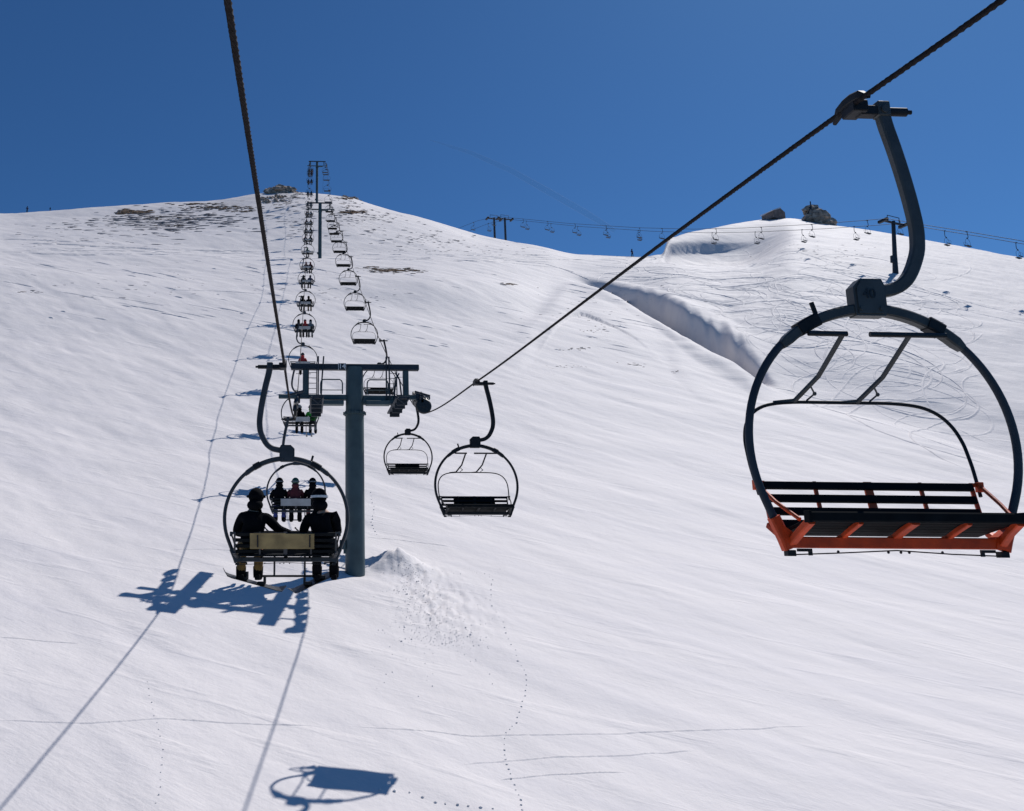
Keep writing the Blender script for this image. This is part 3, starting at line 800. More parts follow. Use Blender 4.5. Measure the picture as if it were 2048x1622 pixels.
# riders (x on the seat in picture sense, figure, jacket, trousers, helmet)
riders = {
 0: [(-.55, 'b', 'jblack', 'tan', 'jblack', 'person in black jacket and tan trousers turning right on the nearest occupied chair'),
     (.60, 'c', 'jblack', 'jblack', 'jblack', 'person all in black on the right side of the nearest occupied chair')],
 1: [(-.56, 'a', 'jblack', 'blue', 'jblack', 'person in black jacket and blue trousers, left of three riders in a row'),
     (-.02, 'a', 'jmaroon', 'jblack', 'grn', 'person in dark red jacket and green helmet between two riders in black'),
     (.56, 'a', 'jblack', 'jmaroon', 'jblack', 'person in black jacket and dark red trousers, right of three riders in a row')],
 2: [(-.05, 'a', 'jblack', 'jblack', 'jgrey', 'person in black riding in the middle of the chair beside the green jacket'),
     (.62, 'c', 'jgreen', 'jgrey', 'jblack', 'person in bright green jacket below the left end of the near crossarm')],
 3: [(-.02, 'a', 'jred', 'jblack', 'jblack', 'person in bright red jacket riding alone above the left end of the crossarm')],
 4: [(-.50, 'a', 'jblack', 'jblack', 'jblack', 'person in black, left of the rider in the red jacket'), (.05, 'a', 'jred', 'jblack', 'jmaroon', 'person in red jacket between a black and a grey rider'),
     (.52, 'a', 'jgrey', 'jgrey', 'jblack', 'person in grey jacket, right of the rider in the red jacket')],
 5: [(-.28, 'a', 'jblack', 'jblack', 'jblack', 'person in black on the left of the pair just above the three riders'), (.38, 'c', 'jblack', 'tan', 'jblack', 'person in black with brown trousers, one chair above the three riders')],
 6: [(-.33, 'a', 'jblack', 'jblack', 'jblack', 'person in black at left, two chairs above the three riders'), (.40, 'b', 'jnavy', 'jblack', 'jblack', 'person in dark navy at right, two chairs above the three riders')],
 7: [(-.12, 'a', 'jmaroon', 'jblack', 'jmaroon', 'person in dark red at left, level with the foot of the second tower'), (.46, 'a', 'jmaroon', 'jblack', 'jmaroon', 'person in dark red at right, level with the foot of the second tower')],
 8: [(0., 'a', 'grn', 'jblack', 'grn', 'person in dark green riding alone beside the second tower')],
}
cols_cycle = [('jblack', 'jblack'), ('jnavy', 'jblack'), ('jgrey', 'jblack'), ('jmaroon', 'jblack'), ('jblack', 'jgrey')]
labL = {0: 'chair with a golden back board and two snowboarders, nearest on the left', 1: 'chair with a pale back board carrying three riders in a row',
        2: 'chair carrying a black and a green rider beside the near tower', 3: 'chair carrying one rider in bright red behind the near crossarm', 4: 'chair carrying a black, a red and a grey rider',
        5: 'chair with two riders hanging just above the one with three coloured riders', 6: 'chair with two riders, second above the one with three coloured riders',
        7: 'chair with two dark red riders at the foot of the second tower', 8: 'chair with a single dark green rider beside the second tower'}
for i, s in enumerate(Ls):
    P = rope_at(LR, s); L_ = labL.get(i) or ('occupied dark chair, %s up the left-hand rope from the golden back board' % ORD[i])
    if i == 0: c = protoL; c.rotation_euler = (0, R_(.0), math.pi)
    elif i == 1: c = protoP; c.rotation_euler = (0, 0, math.pi)
    elif s < 170: c = copy_tree(protoP)
    else: c = far_chair(L_, P, math.pi, 'chairs on the near chairlift')
    c.location = P; c['label'] = L_
    rl = riders.get(i)
    if rl is None:
        rng = random.Random(i); rl = []
        for k, x in enumerate((-.42, .42)):
            j, tr = rng.choice(cols_cycle)
            rl.append((x, 'a', j, tr, 'jblack', 'person in dark clothes, %s seat, %s chair up the left-hand rope' % (('left', 'right')[k], ORD[i])))
    for k, (x, fg, j, tr, he, lb) in enumerate(rl):
        loc = P + Vector((x - CXo, .0 - .05, -3.055))
        person(fg, j, tr, he, lb, loc, math.pi, 'riders on the occupied chairs', detail=(s < 60), strap='white' if (i == 0 and k == 1) else ('jblack' if i == 0 else None), scale=1.08 if i < 2 else 1.05)
P = rope_at(LR, Ls[0])
snowboard(P + Vector((-1.0, .42, -3.40)), P + Vector((.02, .75, -3.70)), R_(12), 'snowboard hanging under the tan trousers, nose lifted to the left')
snowboard(P + Vector((.92, .62, -3.36)), P + Vector((.12, .45, -3.72)), R_(-12), 'snowboard hanging under the rider all in black, nose lifted to the right')
P = rope_at(LR, Ls[2]); skis(P + Vector((.52, .62, -3.55)), math.pi, 'grey skis worn by the rider in the bright green jacket')

# ------------------------------------------------------------------ lift towers
def wheel(b, c, r=.27, w=.10):
    c = Vector(c)
    b.tube([c + Vector((-w * .5, 0, 0)), c + Vector((-w * .28, 0, 0)), c + Vector((-w * .1, 0, 0)), c + Vector((w * .1, 0, 0)), c + Vector((w * .28, 0, 0)), c + Vector((w * .5, 0, 0))], [r * .97, r, r * .93, r * .93, r, r * .97], 20)
def tower(loc, ztop, label, ropes, plate=None, drop=1.15, full=True, hold=True):
    """ztop = height of the upper beam above loc; ropes = [(dx, rope table)] relative x"""
    t = thing('lift_tower', label, 'lift tower', loc, 0, 'towers of the near chairlift')
    H = ztop; b = MB()
    b.tube([(0, 0, -.8), (0, 0, 0), (0, 0, H - 1.75)], [.36, .355, .345], 24); b.tube([(0, 0, H - 1.75), (0, 0, H - .02)], [.335, .32], 24)
    pole = b.build('mast', M['tower'], t)
    f = MB(); f.tube([(0, 0, H - 1.80), (0, 0, H - 1.72)], [.39, .39], 24)
    for k in range(12): th = k * math.pi / 6; f.box((.40 * math.cos(th), .40 * math.sin(th), H - 1.76), (.05, .05, .12))
    f.build('flange', M['tower'], pole)
    b = MB(); b.box((0.02, -.02, H), (4.80, .24, .22)); b.build('upper_crossbeam', M['towerdark'], t)
    z1 = H - drop
    b = MB(); b.box((.95, 0, z1 - .10), (1.3, .26, .34)); b.box((-.98, 0, z1 - .01), (1.38, .26, .19)); b.box((2.2, 0, z1 + .02), (1.25, .16, .17)); b.box((-2.2, 0, z1 + .02), (1.25, .16, .15))
    b.build('lower_crossbeam', M['tower'], t)
    for x in (-1.83, 1.92):
        b = MB(); b.box((x, 0, H - .60), (.21, .2, .98)); b.build('post', M['tower'], t)
    if full:
        for sg, x0, x1 in ((-1, -1.27, -.46), (1, .46, 1.24)):
            b = MB(); z0 = z1 + .1; zt = z1 + .64
            pts = [(x0, -.2, z0)] + [(x0, -.2, zt - .14), (x0 + .03, -.2, zt - .05), (x0 + .10, -.2, zt)] + [(x1 - .10, -.2, zt), (x1 - .03, -.2, zt - .05), (x1, -.2, zt - .14), (x1, -.2, z0)]
            b.tube(pts, .024, 8); b.cyl((x0, -.2, z0 + .14), (x1, -.2, z0 + .14), .016, 6)
            b.build('guard_rail', M['tower'], t)
            b = MB(); b.box(((x0 + x1) / 2, -.15, z1 - .24), (x1 - x0 + .1, .36, .16)); b.build('walkway', M['tower'], t)
        # ladders
        for x0, x1 in ((-1.72, -1.42), (1.28, 1.56)):
            b = MB()
            for x in (x0, x1): b.tube([(x, -.26, z1 - .1), (x, -.26, z1 + 1.0)], 1., rect=(.035, .035))
            for k in range(5): b.cyl((x0, -.26, z1 + .08 + .2 * k), (x1, -.26, z1 + .08 + .2 * k), .012, 6)
            b.build('ladder', M['towerdark'], t)
        for x, sl in ((-1.36, .0), (-1.25, .10), (1.18, 0), (1.30, -.02), (1.46, .22), (1.75, -.25)):
            b = MB(); hh = H + .38 if abs(sl) < .15 and x < 1.35 else H - .25
            b.tube([(x, -.17, z1 - .1), (x + sl * .3, -.17, H - .5), (x + sl * .9, -.17, hh)], 1., rect=(.055, .055)); b.build('lifting_frame', M['towerdark'], t)
        b = MB(); b.tube([(1.50, .3, z1), (1.52, .3, z1 + .82), (1.56, .3, z1 + .86), (2.06, .3, z1 + .86), (2.06, .3, z1)], .014, 6); b.build('guard_rail', M['tower'], t)
        # catwalks beside the wheels
        for x in (-1.42, 1.62):
            b = MB(); b.box((x, 0, z1 - .30), (.50, 3.2, .07))
            for y in (-1.3, -.6, 0.3, 1.2): b.box((x, y, z1 - .42), (.38, .07, .20))
            b.tube([(x - .2, -1.6, z1 - .3), (x + .05, -1.6, z1 - .52), (x + .22, -1.6, z1 - .3)], 1., rect=(.05, .05))
            b.build('catwalk', M['towerdark'], t)
    # wheel trains
    for dx, tab in ropes:
        tr = MB(); n = 6
        cen = []
        for k in range(n):
            y = -1.6 + 3.2 * k / (n - 1); p = rope_at(tab, loc[1] + y); cen.append(Vector((p.x - loc[0], y, p.z - loc[2] + (.29 if hold else -.29))))
        for k in (0, 2, 4):
            a, c = cen[k], cen[k + 1]; tr.tube([a + Vector((.07, 0, 0)), (a + c) / 2 + Vector((.08, 0, .08 if hold else -.08)), c + Vector((.07, 0, 0))], 1., rect=(.02, .1))
            tr.tube([a + Vector((-.07, 0, 0)), (a + c) / 2 + Vector((-.08, 0, .08)), c + Vector((-.07, 0, 0))], 1., rect=(.02, .1))
        m_ = (cen[0] + cen[5]) / 2
        tr.tube([(cen[0] + cen[1]) / 2 + Vector((.06, 0, .12)), m_ + Vector((.06, 0, .30)), (cen[4] + cen[5]) / 2 + Vector((.06, 0, .12))], 1., rect=(.05, .13))
        sgx = 1 if dx > 0 else -1
        tr.box((m_.x - sgx * .08, 0, (m_.z + .2 + z1) / 2), (.14, .2, abs(z1 - m_.z) * .8 + .25)); tr.tube([(m_.x - .3 * sgx, -.9, z1 + .06), (m_.x + .25 * sgx, -.9, z1 - .10)], 1., rect=(.07, .07))
        o = tr.build('wheel_train', M['towerdark'], t)
        if full and dx > 0:
            g = MB(); c = cen[0] + Vector((-.14, -.33, -.12)); g.tube([c - Vector((0, .05, 0)), c - Vector((0, .03, 0)), c + Vector((0, .03, 0))], [.24, .27, .27], 20)
            g.tube([c + Vector((0, -.07, 0)), c + Vector((0, -.04, 0))], [.06, .08], 10); g.box(c + Vector((-.05, .1, .22)), (.1, .3, .2)); g.build('rope_guide', M['black'], o)
        for c in cen:
            w = MB(); wheel(w, c); w.cyl(c - Vector((.09, 0, 0)), c + Vector((.09, 0, 0)), .05, 10)
            w.build('guide_wheel', M['black'], o)
    if plate:
        b = MB(); b.box((-.40 - .07, -.155, H), (.27, .02, .24)); pl = b.build('number_plate', M['towerdark'], t)
        text_obj(plate, .25, .004, 'tower_number', M['white'], pl, (-.47, -.175, H), (R_(90), 0, 0))
        b = MB()
        for q in (-.605, -.335): b.box((q, -.16, H), (.02, .03, .26))
        b.build('plate_edge', M['white'], pl)
    b = MB(); b.box((-.45, -.05, 1.05), (.22, .25, .34)); b.box((-.37, -.05, .98), (.1, .1, .5)); b.build('junction_box', M['tower'], t)
    return t
base = at(708, 1145, 28.5); tx = 1.585
gz = Hs(tx, 28.5); zt = at(711, 735, 28.5).z
tower((tx, 28.5, gz), zt - gz, 'tall teal-grey steel tower numbered 14 standing in the middle of the slope', [(-1, LR), (1, RR)], plate='14')
for (px, py, pt, s, lb) in ((640, 515, 406, S2, 'smaller steel tower halfway up the hill above the numbered one'), (634, 404, 323, S3, 'most distant steel tower standing against the sky on the summit')):
    x = at(px, py, s).x; x = 1.35 if abs(x - 1.35) < 3 else x
    xx = at(px, (py + pt) / 2, s).x
    g = Hs(xx, s); z = at(px, pt, s).z
    tower((xx, s, g), z - g, lb, [(-1, LR), (1, RR)], drop=1.35, full=False, hold=False)

# ------------------------------------------------------------------ second chairlift on the skyline
T4 = hit(1791, 546); 
def lift2_pt(px, T=None):
    """plan line from tower at right to the pair at left"""
    A = Vector((T4.x, T4.y)); u2 = ray(999, 440)[0]; B_ = Vector((u2 * 222., 222.))
    u = ray(px, 460)[0]; d = B_ - A
    # A + t d : x = u*y
    tt = (u * A.y - A.x) / (d.x - u * d.y); return A + d * tt
cab = [(900, 470), (967, 444), (1010, 436), (1060, 441), (1150, 450), (1290, 459), (1400, 462), (1500, 460), (1640, 453), (1740, 446), (1790, 442), (1877, 457), (1945, 468), (2048, 486), (2200, 520)]
def lift2(px): p = lift2_pt(px); z = at(px, float(np.interp(px, [c[0] for c in cab], [c[1] for c in cab])), p.y).z; return Vector((p.x, p.y, z))
dl = (lift2_pt(1100) - lift2_pt(1700)).normalized(); nl = Vector((dl.y, -dl.x, 0))
for sg, lb in ((-1, 'thin cable of the distant lift, nearer of the two along the ridge'), (1, 'thin cable of the distant lift, farther of the two along the ridge')):
    b = MB(); b.tube([lift2(p) + nl * sg * 2.2 * -1 for p in range(900, 2201, 10)], .045, 5); tag(b.build('far_cable', M['darksteel']), lb, 'cable', 'cables of the distant lift')
ang = math.atan2(dl.y, dl.x) - math.pi / 2
ch2 = [(967, 0), (958, 1), (1000, 1), (1043, 0), (1058, 1), (1092, 0), (1107, 1), (1145, 0), (1162, 1), (1203, 0), (1224, 1), (1265, 0), (1291, 1), (1336, 1), (1412, 0), (1444, 1), (1498, 0), (1535, 1), (1592, 0), (1637, 1), (1697, 0), (1749, 1), (1814, 1), (1877, 0), (1945, 1), (2016, 0)]
for i, (px, k) in enumerate(ch2):
    P = lift2(px) + nl * (2.2 if k else -2.2) * -1
    tailr = 'left of the pair of skyline towers' if px < 975 else ('between the twin towers' if px < 1005 else ('over the saddle' if px < 1340 else ('in front of the snow dome' if px < 1700 else 'by the right-hand tower')))
    n = sum(1 for q, _ in ch2[:i] if (q < 975) == (px < 975) and (q < 1005) == (px < 1005) and (q < 1340) == (px < 1340) and (q < 1700) == (px < 1700))
    far_chair('tiny distant chair %s, %s from left there' % (tailr, ORD[n]), P, ang + (0 if k else math.pi), 'chairs of the distant lift', .82)
def tower2(loc, h, label, wide=4.8, box=False):
    t = thing('lift_tower', label, 'lift tower', loc, ang * .45, 'towers of the distant lift')
    b = MB(); b.tube([(0, 0, -1.5), (0, 0, h * .35), (0, 0, h - .2)], [.42 if not box else .5, .36, .30], 12); b.build('mast', M['towerdark'], t)
    b = MB(); b.box((0, 0, h - .5), (wide, .35, .3)); b.build('crossbeam', M['towerdark'], t)
    b = MB(); b.tube([(-wide * .27, 0, h - .4), (-wide * .27, 0, h + .7), (wide * .27, 0, h + .7), (wide * .27, 0, h - .4)], .07, 6); b.build('lifting_frame', M['towerdark'], t)
    for sg in (-1, 1):
        b = MB(); b.box((sg * wide * .47, 0, h - .55), (.5, 1.8, .5)); b.build('wheel_train', M['black'], t)
    if box:
        b = MB(); b.box((-.55, 0, h * .25), (.5, .5, 1.3)); b.build('junction_box', M['towerdark'], t)
    return t
tower2(T4, at(1791, 443, T4.y).z - T4.z + .4, 'distant T-shaped tower at the right, standing on the tracked slope', box=True).rotation_euler.y = .11
for px, yt, lb in ((989, 436, 'left one of the twin T-shaped towers on the saddle skyline'), (1010.5, 436, 'right one of the twin T-shaped towers on the saddle skyline')):
    p = lift2_pt(px); g = Hs(p.x, p.y); tower2((p.x, p.y, g - .2), at(px, yt, p.y).z - g + .4, lb)

# ------------------------------------------------------------------ rocks, turf, hut, mast
def rockpile(name, label, c, dims, n, m, cat='rock', seed=1, peak=.45, pointed=False):
    rnd = random.Random(seed); b = MB()
    for i in range(n):
        x = rnd.uniform(-1, 1); y = rnd.uniform(-.6, .6); e = math.sqrt(max(0, 1 - x * x)) if not pointed else max(0, 1 - abs(x + .25) / 1.25) ** 1.1; r = rnd.uniform(.16, .5) * dims[2] * (.4 + .6 * e)
        X, Y = c[0] + x * dims[0], c[1] + y * dims[1]
        z = Hs(X, Y) + dims[2] * e * rnd.uniform(0, peak) - .2
        b.ball((X - c[0], Y - c[1], z - c[2]), r, 7, 5, (rnd.uniform(.8, 1.7), rnd.uniform(.7, 1.2), rnd.uniform(.6, 1.1)), .28, rnd)
    o = b.build(name, m); o.location = c; return tag(o, label, cat)
p = sky(558) - Vector((0, 2, 0)); p.z = Hs(p.x, p.y); rockpile('rock_outcrop', 'ragged brown rocky outcrop on the summit left of the lift line', p, (4.8, 3.4, 3.0), 52, M['rock'], seed=3, peak=.6)
rockpile('rock_outcrop', 'low broken rocks on the slope just beneath the ragged summit outcrop', hit(546, 400), (4.4, 7, 1.3), 46, M['rock'], seed=4)
rockpile('rock_outcrop', 'small dark rocks on the crest right of the most distant tower', sky(703), (3.6, 2, 1.2), 24, M['rock'], seed=5)
# many low clumps, for patches of bare turf and for grey shade streaks
def turf(name, label, regions, m, seed, cat=None, kind='stuff', stretch=1.):
    rnd = random.Random(seed); b = MB()
    for px, py, rx, ry, n, sz in regions:
        for i in range(n):
            x = px + rnd.gauss(0, .45) * rx; y = py + rnd.gauss(0, .45) * ry
            p = hit(x, y, 20)
            if p is None: continue
            r = sz * rnd.uniform(.4, 1.2)
            b.ball((p.x, p.y, p.z - r * .02), r, 6, 4, (rnd.uniform(1.2, 3.2) * stretch, rnd.uniform(.5, 1.0), .22), .35, rnd)
    o = b.build(name, m); o['kind'] = kind; return o
turf('dry_turf', '', [(270, 424, 34, 5, 90, .55), (245, 427, 14, 3, 30, .4), (440, 416, 85, 5, 150, .4), (330, 436, 60, 6, 50, .32), (350, 452, 30, 4, 24, .3), (690, 396, 30, 6, 40, .4), (600, 388, 30, 5, 30, .35), (395, 408, 60, 2, 40, .4), (790, 541, 62, 4.5, 160, .26), (740, 536, 22, 3, 30, .22),
      (705, 425, 26, 4, 60, .45), (1015, 568, 26, 2, 24, .22), (700, 415, 30, 14, 30, .25), (565, 400, 45, 14, 70, .35), (480, 423, 40, 2, 50, .3),
      (60, 584, 40, 3, 14, .12), (1190, 660, 30, 10, 22, .10), (1150, 697, 30, 4, 14, .12), (1270, 730, 30, 6, 14, .10), (1350, 742, 16, 4, 8, .08), (1130, 733, 40, 4, 12, .08)], M['grass'], 5)
turf('ground_and_shade_specks', '', [(340, 445, 170, 30, 210, .36), (400, 438, 120, 20, 120, .42), (270, 437, 60, 8, 60, .4), (720, 430, 110, 40, 170, .24), (860, 475, 130, 22, 90, .2), (600, 440, 60, 40, 60, .22), (180, 450, 110, 14, 50, .26),
      (900, 500, 240, 14, 60, .14), (150, 480, 150, 12, 50, .16), (700, 590, 120, 25, 36, .09), (1200, 620, 180, 50, 40, .10), (300, 570, 300, 40, 46, .10),
      (620, 545, 140, 18, 30, .09), (1650, 500, 160, 30, 40, .12), (1880, 620, 150, 60, 26, .08)], M['streak'], 8, stretch=1.7)  # grey streaks: bare ground plus shaded ridge sides put in as colour
# hut and summit mast on the right-hand dome
p = sky(1549); g = p.z
h = thing('stone_hut', 'small half-buried stone hut with a slanting snowy roof on the white dome', 'hut', (p.x, p.y, g - .1), R_(20))
b = MB(); b.poly([(-2.3, -.5), (2.2, -.5), (2.2, 1.6), (.6, 2.5), (-2.3, 1.2)], -1.8, 1.8); b.build('walls', M['hut'], h)
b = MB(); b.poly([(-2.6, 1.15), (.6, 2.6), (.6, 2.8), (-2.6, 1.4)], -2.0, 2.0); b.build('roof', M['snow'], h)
p = sky(1640); g = p.z
rockpile('rock_outcrop', 'steep brown crag on top of the white dome beside the summit mast', p, (2.9, 2.4, 4.2), 80, M['rock'], seed=12, peak=1.05, pointed=True)
p = sky(1617); p.y -= 3.5; p.x -= 1.2; p.z = Hs(p.x, p.y); g = p.z
t = thing('summit_mast', 'thin mast with a crossarm and a slanting stay on the brown crag', 'mast', p.copy())
hh = at(1617, 403, p.y).z - g
b = MB(); b.cyl((0, 0, 0), (0, 0, hh), .14, 8); b.build('pole', M['towerdark'], t)
b = MB(); b.box((.7, 0, hh - 1.7), (2.4, .2, .3)); b.build('crossarm', M['towerdark'], t)
b = MB(); b.cyl((0, 0, hh - 1.6), (-2.3, 0, .3), .12, 6); b.build('stay', M['towerdark'], t)

# ------------------------------------------------------------------ people on the snow
for px, py, lb, s_, jc in ((52, 427, 'person standing on the far left skyline, leftmost and taller of two', 1.0, 'jnavy'), (98, 424, 'person crouching on the far left skyline, right of a standing one', .62, 'jblack'), (1260, 515, 'person standing on the saddle skyline left of the white dome', 1., 'jnavy')):
    q_ = sky(px); x, sk = q_.x, q_.y; person('s', jc, 'jblack', 'jblack', lb, (x, sk, Hs(x, sk) - .02), .4, 'people on the skyline', detail=False, scale=s_ * 1.15)

# ------------------------------------------------------------------ tracks and loose snow
def ribbon(b, pts, w, hgt):
    """low berm of pushed-up snow following the ground"""
    P = [Vector(p) for p in pts]
    X = []; Y = []; DZ = []; fs = []
    for i, p in enumerate(P):
        d = (P[min(i + 1, len(P) - 1)] - P[max(i - 1, 0)]); d.z = 0
        if d.length < 1e-6: d = Vector((1, 0, 0))
        d.normalize(); n = Vector((-d.y, d.x, 0))
        k = (.5 + .5 * abs(math.sin(i * 1.7))) * (min(1, i / 4, (len(P) - 1 - i) / 4) + .02)
        for o_, z in ((-w, -.012), (-w * .3, hgt * k), (w * .05, hgt * k * .8), (w * .4, .002), (w, -.012)):
            q = p + n * o_; X.append(q.x); Y.append(q.y); DZ.append(z)
    if not P: return
    Z = Hm(np.array(X), np.array(Y)) + np.array(DZ); vs = list(zip(X, Y, Z.tolist()))
    for i in range(len(P) - 1):
        for j in range(4): fs.append((i * 5 + j, i * 5 + j + 1, (i + 1) * 5 + j + 1, (i + 1) * 5 + j))
    b.add(vs, fs, True)
def onsurf(pts, step=None):
    X = np.array([p[0] for p in pts]); Y = np.array([p[1] for p in pts]); Z = Hm(X, Y); return [Vector((x, y, z)) for x, y, z in zip(X, Y, Z)]
rnd = random.Random(12)
b = MB()
for i in range(190):
    px = rnd.uniform(1200, 2040); lo = np.interp(px, [1200, 1350, 1500, 1700, 2048], [545, 585, 690, 775, 860]); hi = np.interp(px, [1200, 1350, 1500, 2048], [520, 515, 500, 530])
    py = hi + (lo - hi) * rnd.random() ** .8
    p = hit(px, py, 60)
    if p is None: continue
    th = rnd.uniform(-.5, .5) + (math.pi if rnd.random() < .5 else 0); L_ = rnd.uniform(6, 50); k = rnd.choice([1, 1, -1]) * rnd.uniform(.015, .20)
    pts = []; x, y = p.x, p.y; st = .6
    for j in range(int(L_ / st)):
        pts.append((x, y)); x += math.cos(th) * st; y += math.sin(th) * st; th += k * st + .015 * math.sin(j * .09 + i)
        uu = x / y
        if uu > .92 or uu < .38 or y < 60 or y > 190: break
        if j and abs(float(HT(np.array([x]), np.array([y]))[0]) - zl) > .62: break
        zl = float(HT(np.array([x]), np.array([y]))[0])
    if len(pts) > 12: ribbon(b, onsurf(pts), rnd.uniform(.10, .24), rnd.uniform(.05, .115))
# long traverse tracks low on the near slope
def px_line(pl, n=60):
    X = np.interp(np.linspace(0, 1, n), np.linspace(0, 1, len(pl)), [q[0] for q in pl]); Y = np.interp(np.linspace(0, 1, n), np.linspace(0, 1, len(pl)), [q[1] for q in pl])
    return [h_ for h_ in (hit(x, y) for x, y in zip(X, Y)) if h_ is not None]
for pl, w in (([(700, 1452), (860, 1462), (940, 1472), (1010, 1470), (1100, 1469), (1210, 1468), (1330, 1462), (1460, 1459), (1650, 1450)], .03), ([(930, 1528), (1010, 1522), (1120, 1514), (1260, 1510), (1400, 1500)], .03), ([(0, 1274), (90, 1282), (160, 1287)], .025),
              ([(340, 1100), (420, 1098), (520, 1104)], .03), ([(1000, 1560), (1100, 1548), (1250, 1545)], .02), ([(730, 1074), (800, 1080), (900, 1093)], .03), ([(0, 1440), (180, 1446), (330, 1436), (460, 1446), (640, 1452)], .03)):
    ribbon(b, px_line(pl), w * 1.6, .024)
for pl, w, hh_ in (([(-20, 478), (60, 480), (130, 483), (200, 484)], .3, .2), ([(60, 487), (150, 490), (200, 494), (250, 495), (330, 500)], .45, .32),
                  ([(900, 522), (1000, 524), (1120, 536), (1180, 560)], .15, .12), ([(1000, 520), (1090, 528), (1150, 545)], .15, .12), ([(340, 580), (430, 582), (560, 590)], .12, .1), ([(180, 590), (260, 600), (330, 612)], .1, .08)):
    ribbon(b, px_line(pl, 120), w, hh_)
for i in range(90):                              # trodden path along the terrace, broken wind ridges above it
    x0 = rnd.uniform(-20, 1080); yb = np.interp(x0, [0, 500, 1000, 1100], [500, 509, 515, 512]) + rnd.uniform(-7, 8); L_ = rnd.uniform(20, 130)
    ribbon(b, px_line([(x0, yb), (x0 + L_ * .5, yb + L_ * .008 + rnd.uniform(-1, 1)), (x0 + L_, yb + L_ * .016)], 24), rnd.uniform(.1, .25), rnd.uniform(.06, .18))
for i in range(150):
    x0 = rnd.uniform(-20, 1250); yb = rnd.uniform(535, 700) if x0 > 500 else rnd.uniform(520, 640); L_ = rnd.uniform(8, 40) * rnd.choice([1, 1, 2.5])
    if yb < 560 and x0 > 1050: continue
    ribbon(b, px_line([(x0, yb), (x0 + L_ * .5, yb + L_ * .09), (x0 + L_, yb + L_ * .2)], 14), rnd.uniform(.07, .17), rnd.uniform(.03, .15))
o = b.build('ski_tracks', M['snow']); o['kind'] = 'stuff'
b = MB(); rnd = random.Random(5)
tr = [(985, 1160), (980, 1200), (992, 1224), (1005, 1244), (1016, 1278), (1030, 1300), (1036, 1322), (1050, 1340), (1053, 1370), (1049, 1392), (1044, 1414), (1032, 1446), (1012, 1466), (1008, 1500), (1012, 1520), (1020, 1548), (1028, 1570), (1042, 1600), (1050, 1640)]
def clod(p, r):
    b.ball((p.x, p.y, p.z + r * .15), r, 6, 4, (1.1, .9, .75), .3, rnd)
def trail(tr, step, r):
    for (x0, y0), (x1, y1) in zip(tr[:-1], tr[1:]):
        n = max(1, int(math.hypot(x1 - x0, y1 - y0) / step))
        for i in range(n):
            p = hit(x0 + (x1 - x0) * i / n + rnd.uniform(-2, 2), y0 + (y1 - y0) * i / n, 6, 60)
            if p: clod(p, r * rnd.uniform(.7, 1.3))
trail(tr, 9, .021)
trail([(760, 1580), (820, 1585), (870, 1605), (960, 1616), (1010, 1620)], 22, .028)
trail([(742, 985), (748, 1020), (742, 1045), (758, 1075)], 6, .03)
trail([(300, 1640), (318, 1590), (325, 1500), (290, 1350)], 14, .014)
for i in range(1100):
    t_ = rnd.random() ** .7; a = rnd.gauss(0, 1)
    x = 800 + 90 * t_ + a * (10 + 34 * t_); y = 1115 + 175 * t_ + rnd.gauss(0, 8)
    p = hit(x, y, 10, 60)
    if p: clod(p, rnd.uniform(.004, .015) * (2.4 if rnd.random() < .03 else 1))
for i in range(90):
    p = hit(rnd.uniform(740, 1000), rnd.uniform(1130, 1400), 10, 60)
    if p: clod(p, rnd.uniform(.006, .018))
o = b.build('snow_clods', M['clod']); o['kind'] = 'stuff'

# ------------------------------------------------------------------ contrail
m = bpy.data.materials.new('thin_ice_cloud'); m.use_nodes = True; nt = m.node_tree; N = nt.nodes
for n in list(N): N.remove(n)
out = N.new('ShaderNodeOutputMaterial'); mx = N.new('ShaderNodeMixShader'); tr_ = N.new('ShaderNodeBsdfTransparent'); df = N.new('ShaderNodeBsdfDiffuse'); df.inputs[0].default_value = (.9, .9, .9, 1)
no = N.new('ShaderNodeTexNoise'); no.inputs['Scale'].default_value = .004; mm = N.new('ShaderNodeMath'); mm.operation = 'MULTIPLY'; mm.inputs[1].default_value = .12
tc = N.new('ShaderNodeTexCoord'); nt.links.new(tc.outputs['Object'], no.inputs[0]); nt.links.new(no.outputs[0], mm.inputs[0]); nt.links.new(mm.outputs[0], mx.inputs[0])
nt.links.new(tr_.outputs[0], mx.inputs[1]); nt.links.new(df.outputs[0], mx.inputs[2]); nt.links.new(mx.outputs[0], out.inputs[0])
for kk, rad in enumerate((26, 14)):
    pass
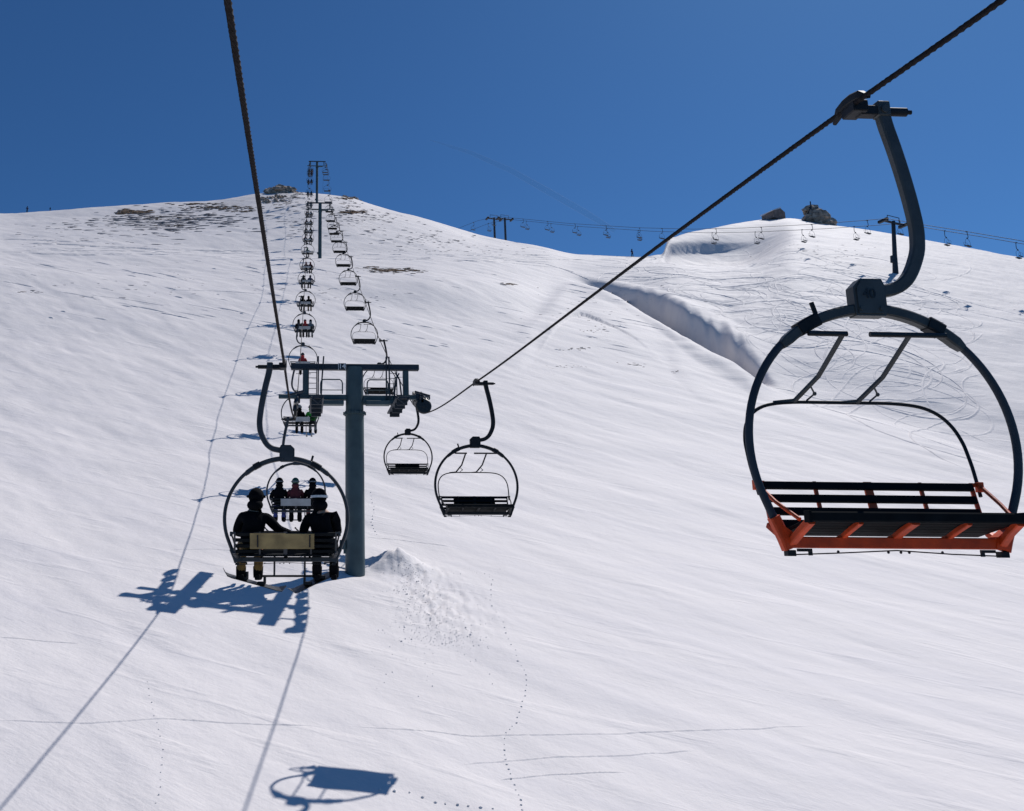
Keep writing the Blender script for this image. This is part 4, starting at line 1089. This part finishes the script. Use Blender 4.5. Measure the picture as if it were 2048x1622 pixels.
b = MB(); pts = [at(x, y, 6000) for x, y in ((860, 280), (940, 305), (1020, 340), (1100, 385), (1170, 425), (1230, 462))]
b.tube(pts, [4, 16, 22, 26, 26, 18], 12); o = b.build('contrail', m); o['kind'] = 'stuff'

# ------------------------------------------------------------------ light, world, camera
SUN = Vector((.605, .53, 1)).normalized()
sd = bpy.data.lights.new('sun', 'SUN'); sd.energy = 4.0; sd.angle = R_(.55); sd.color = (1, .965, .93)
so = bpy.data.objects.new('sun', sd); COL.objects.link(so); so.rotation_euler = (-SUN).to_track_quat('-Z', 'Y').to_euler(); so.location = (30, 20, 60)
w = bpy.data.worlds.new('World'); SC.world = w; w.use_nodes = True; nt = w.node_tree; bg = nt.nodes['Background']
sk = nt.nodes.new('ShaderNodeTexSky'); sk.sky_type = 'NISHITA'; sk.sun_disc = False
sk.sun_elevation = math.asin(SUN.z); sk.sun_rotation = math.atan2(SUN.x, SUN.y)
sk.altitude = 2600; sk.air_density = 1.0; sk.dust_density = 2.0; sk.ozone_density = 3.0
tn = nt.nodes.new('ShaderNodeMix'); tn.data_type = 'RGBA'; tn.blend_type = 'MULTIPLY'; tn.inputs[0].default_value = 1; tn.inputs[7].default_value = (.44, .86, 1.23, 1)
nt.links.new(sk.outputs[0], tn.inputs[6]); nt.links.new(tn.outputs[2], bg.inputs[0]); bg.inputs[1].default_value = .066
cd = bpy.data.cameras.new('camera'); cam = bpy.data.objects.new('camera', cd); COL.objects.link(cam); SC.camera = cam
cd.sensor_fit = 'HORIZONTAL'; cd.sensor_width = 36; cd.lens = F / 2048 * 36; cd.shift_x = (1024 - CX) / 2048; cd.shift_y = 0; cd.clip_end = 20000; cd.clip_start = .05
fw = Vector((ss * cp, cs * cp, sp)); cam.rotation_euler = fw.to_track_quat('-Z', 'Y').to_euler()
SC.cycles.diffuse_bounces = 2; SC.cycles.max_bounces = 6
SC.view_settings.view_transform = 'Standard'; SC.view_settings.look = 'None'; SC.view_settings.exposure = 0; SC.view_settings.gamma = 1
SC.render.resolution_x = 1024; SC.render.resolution_y = 811
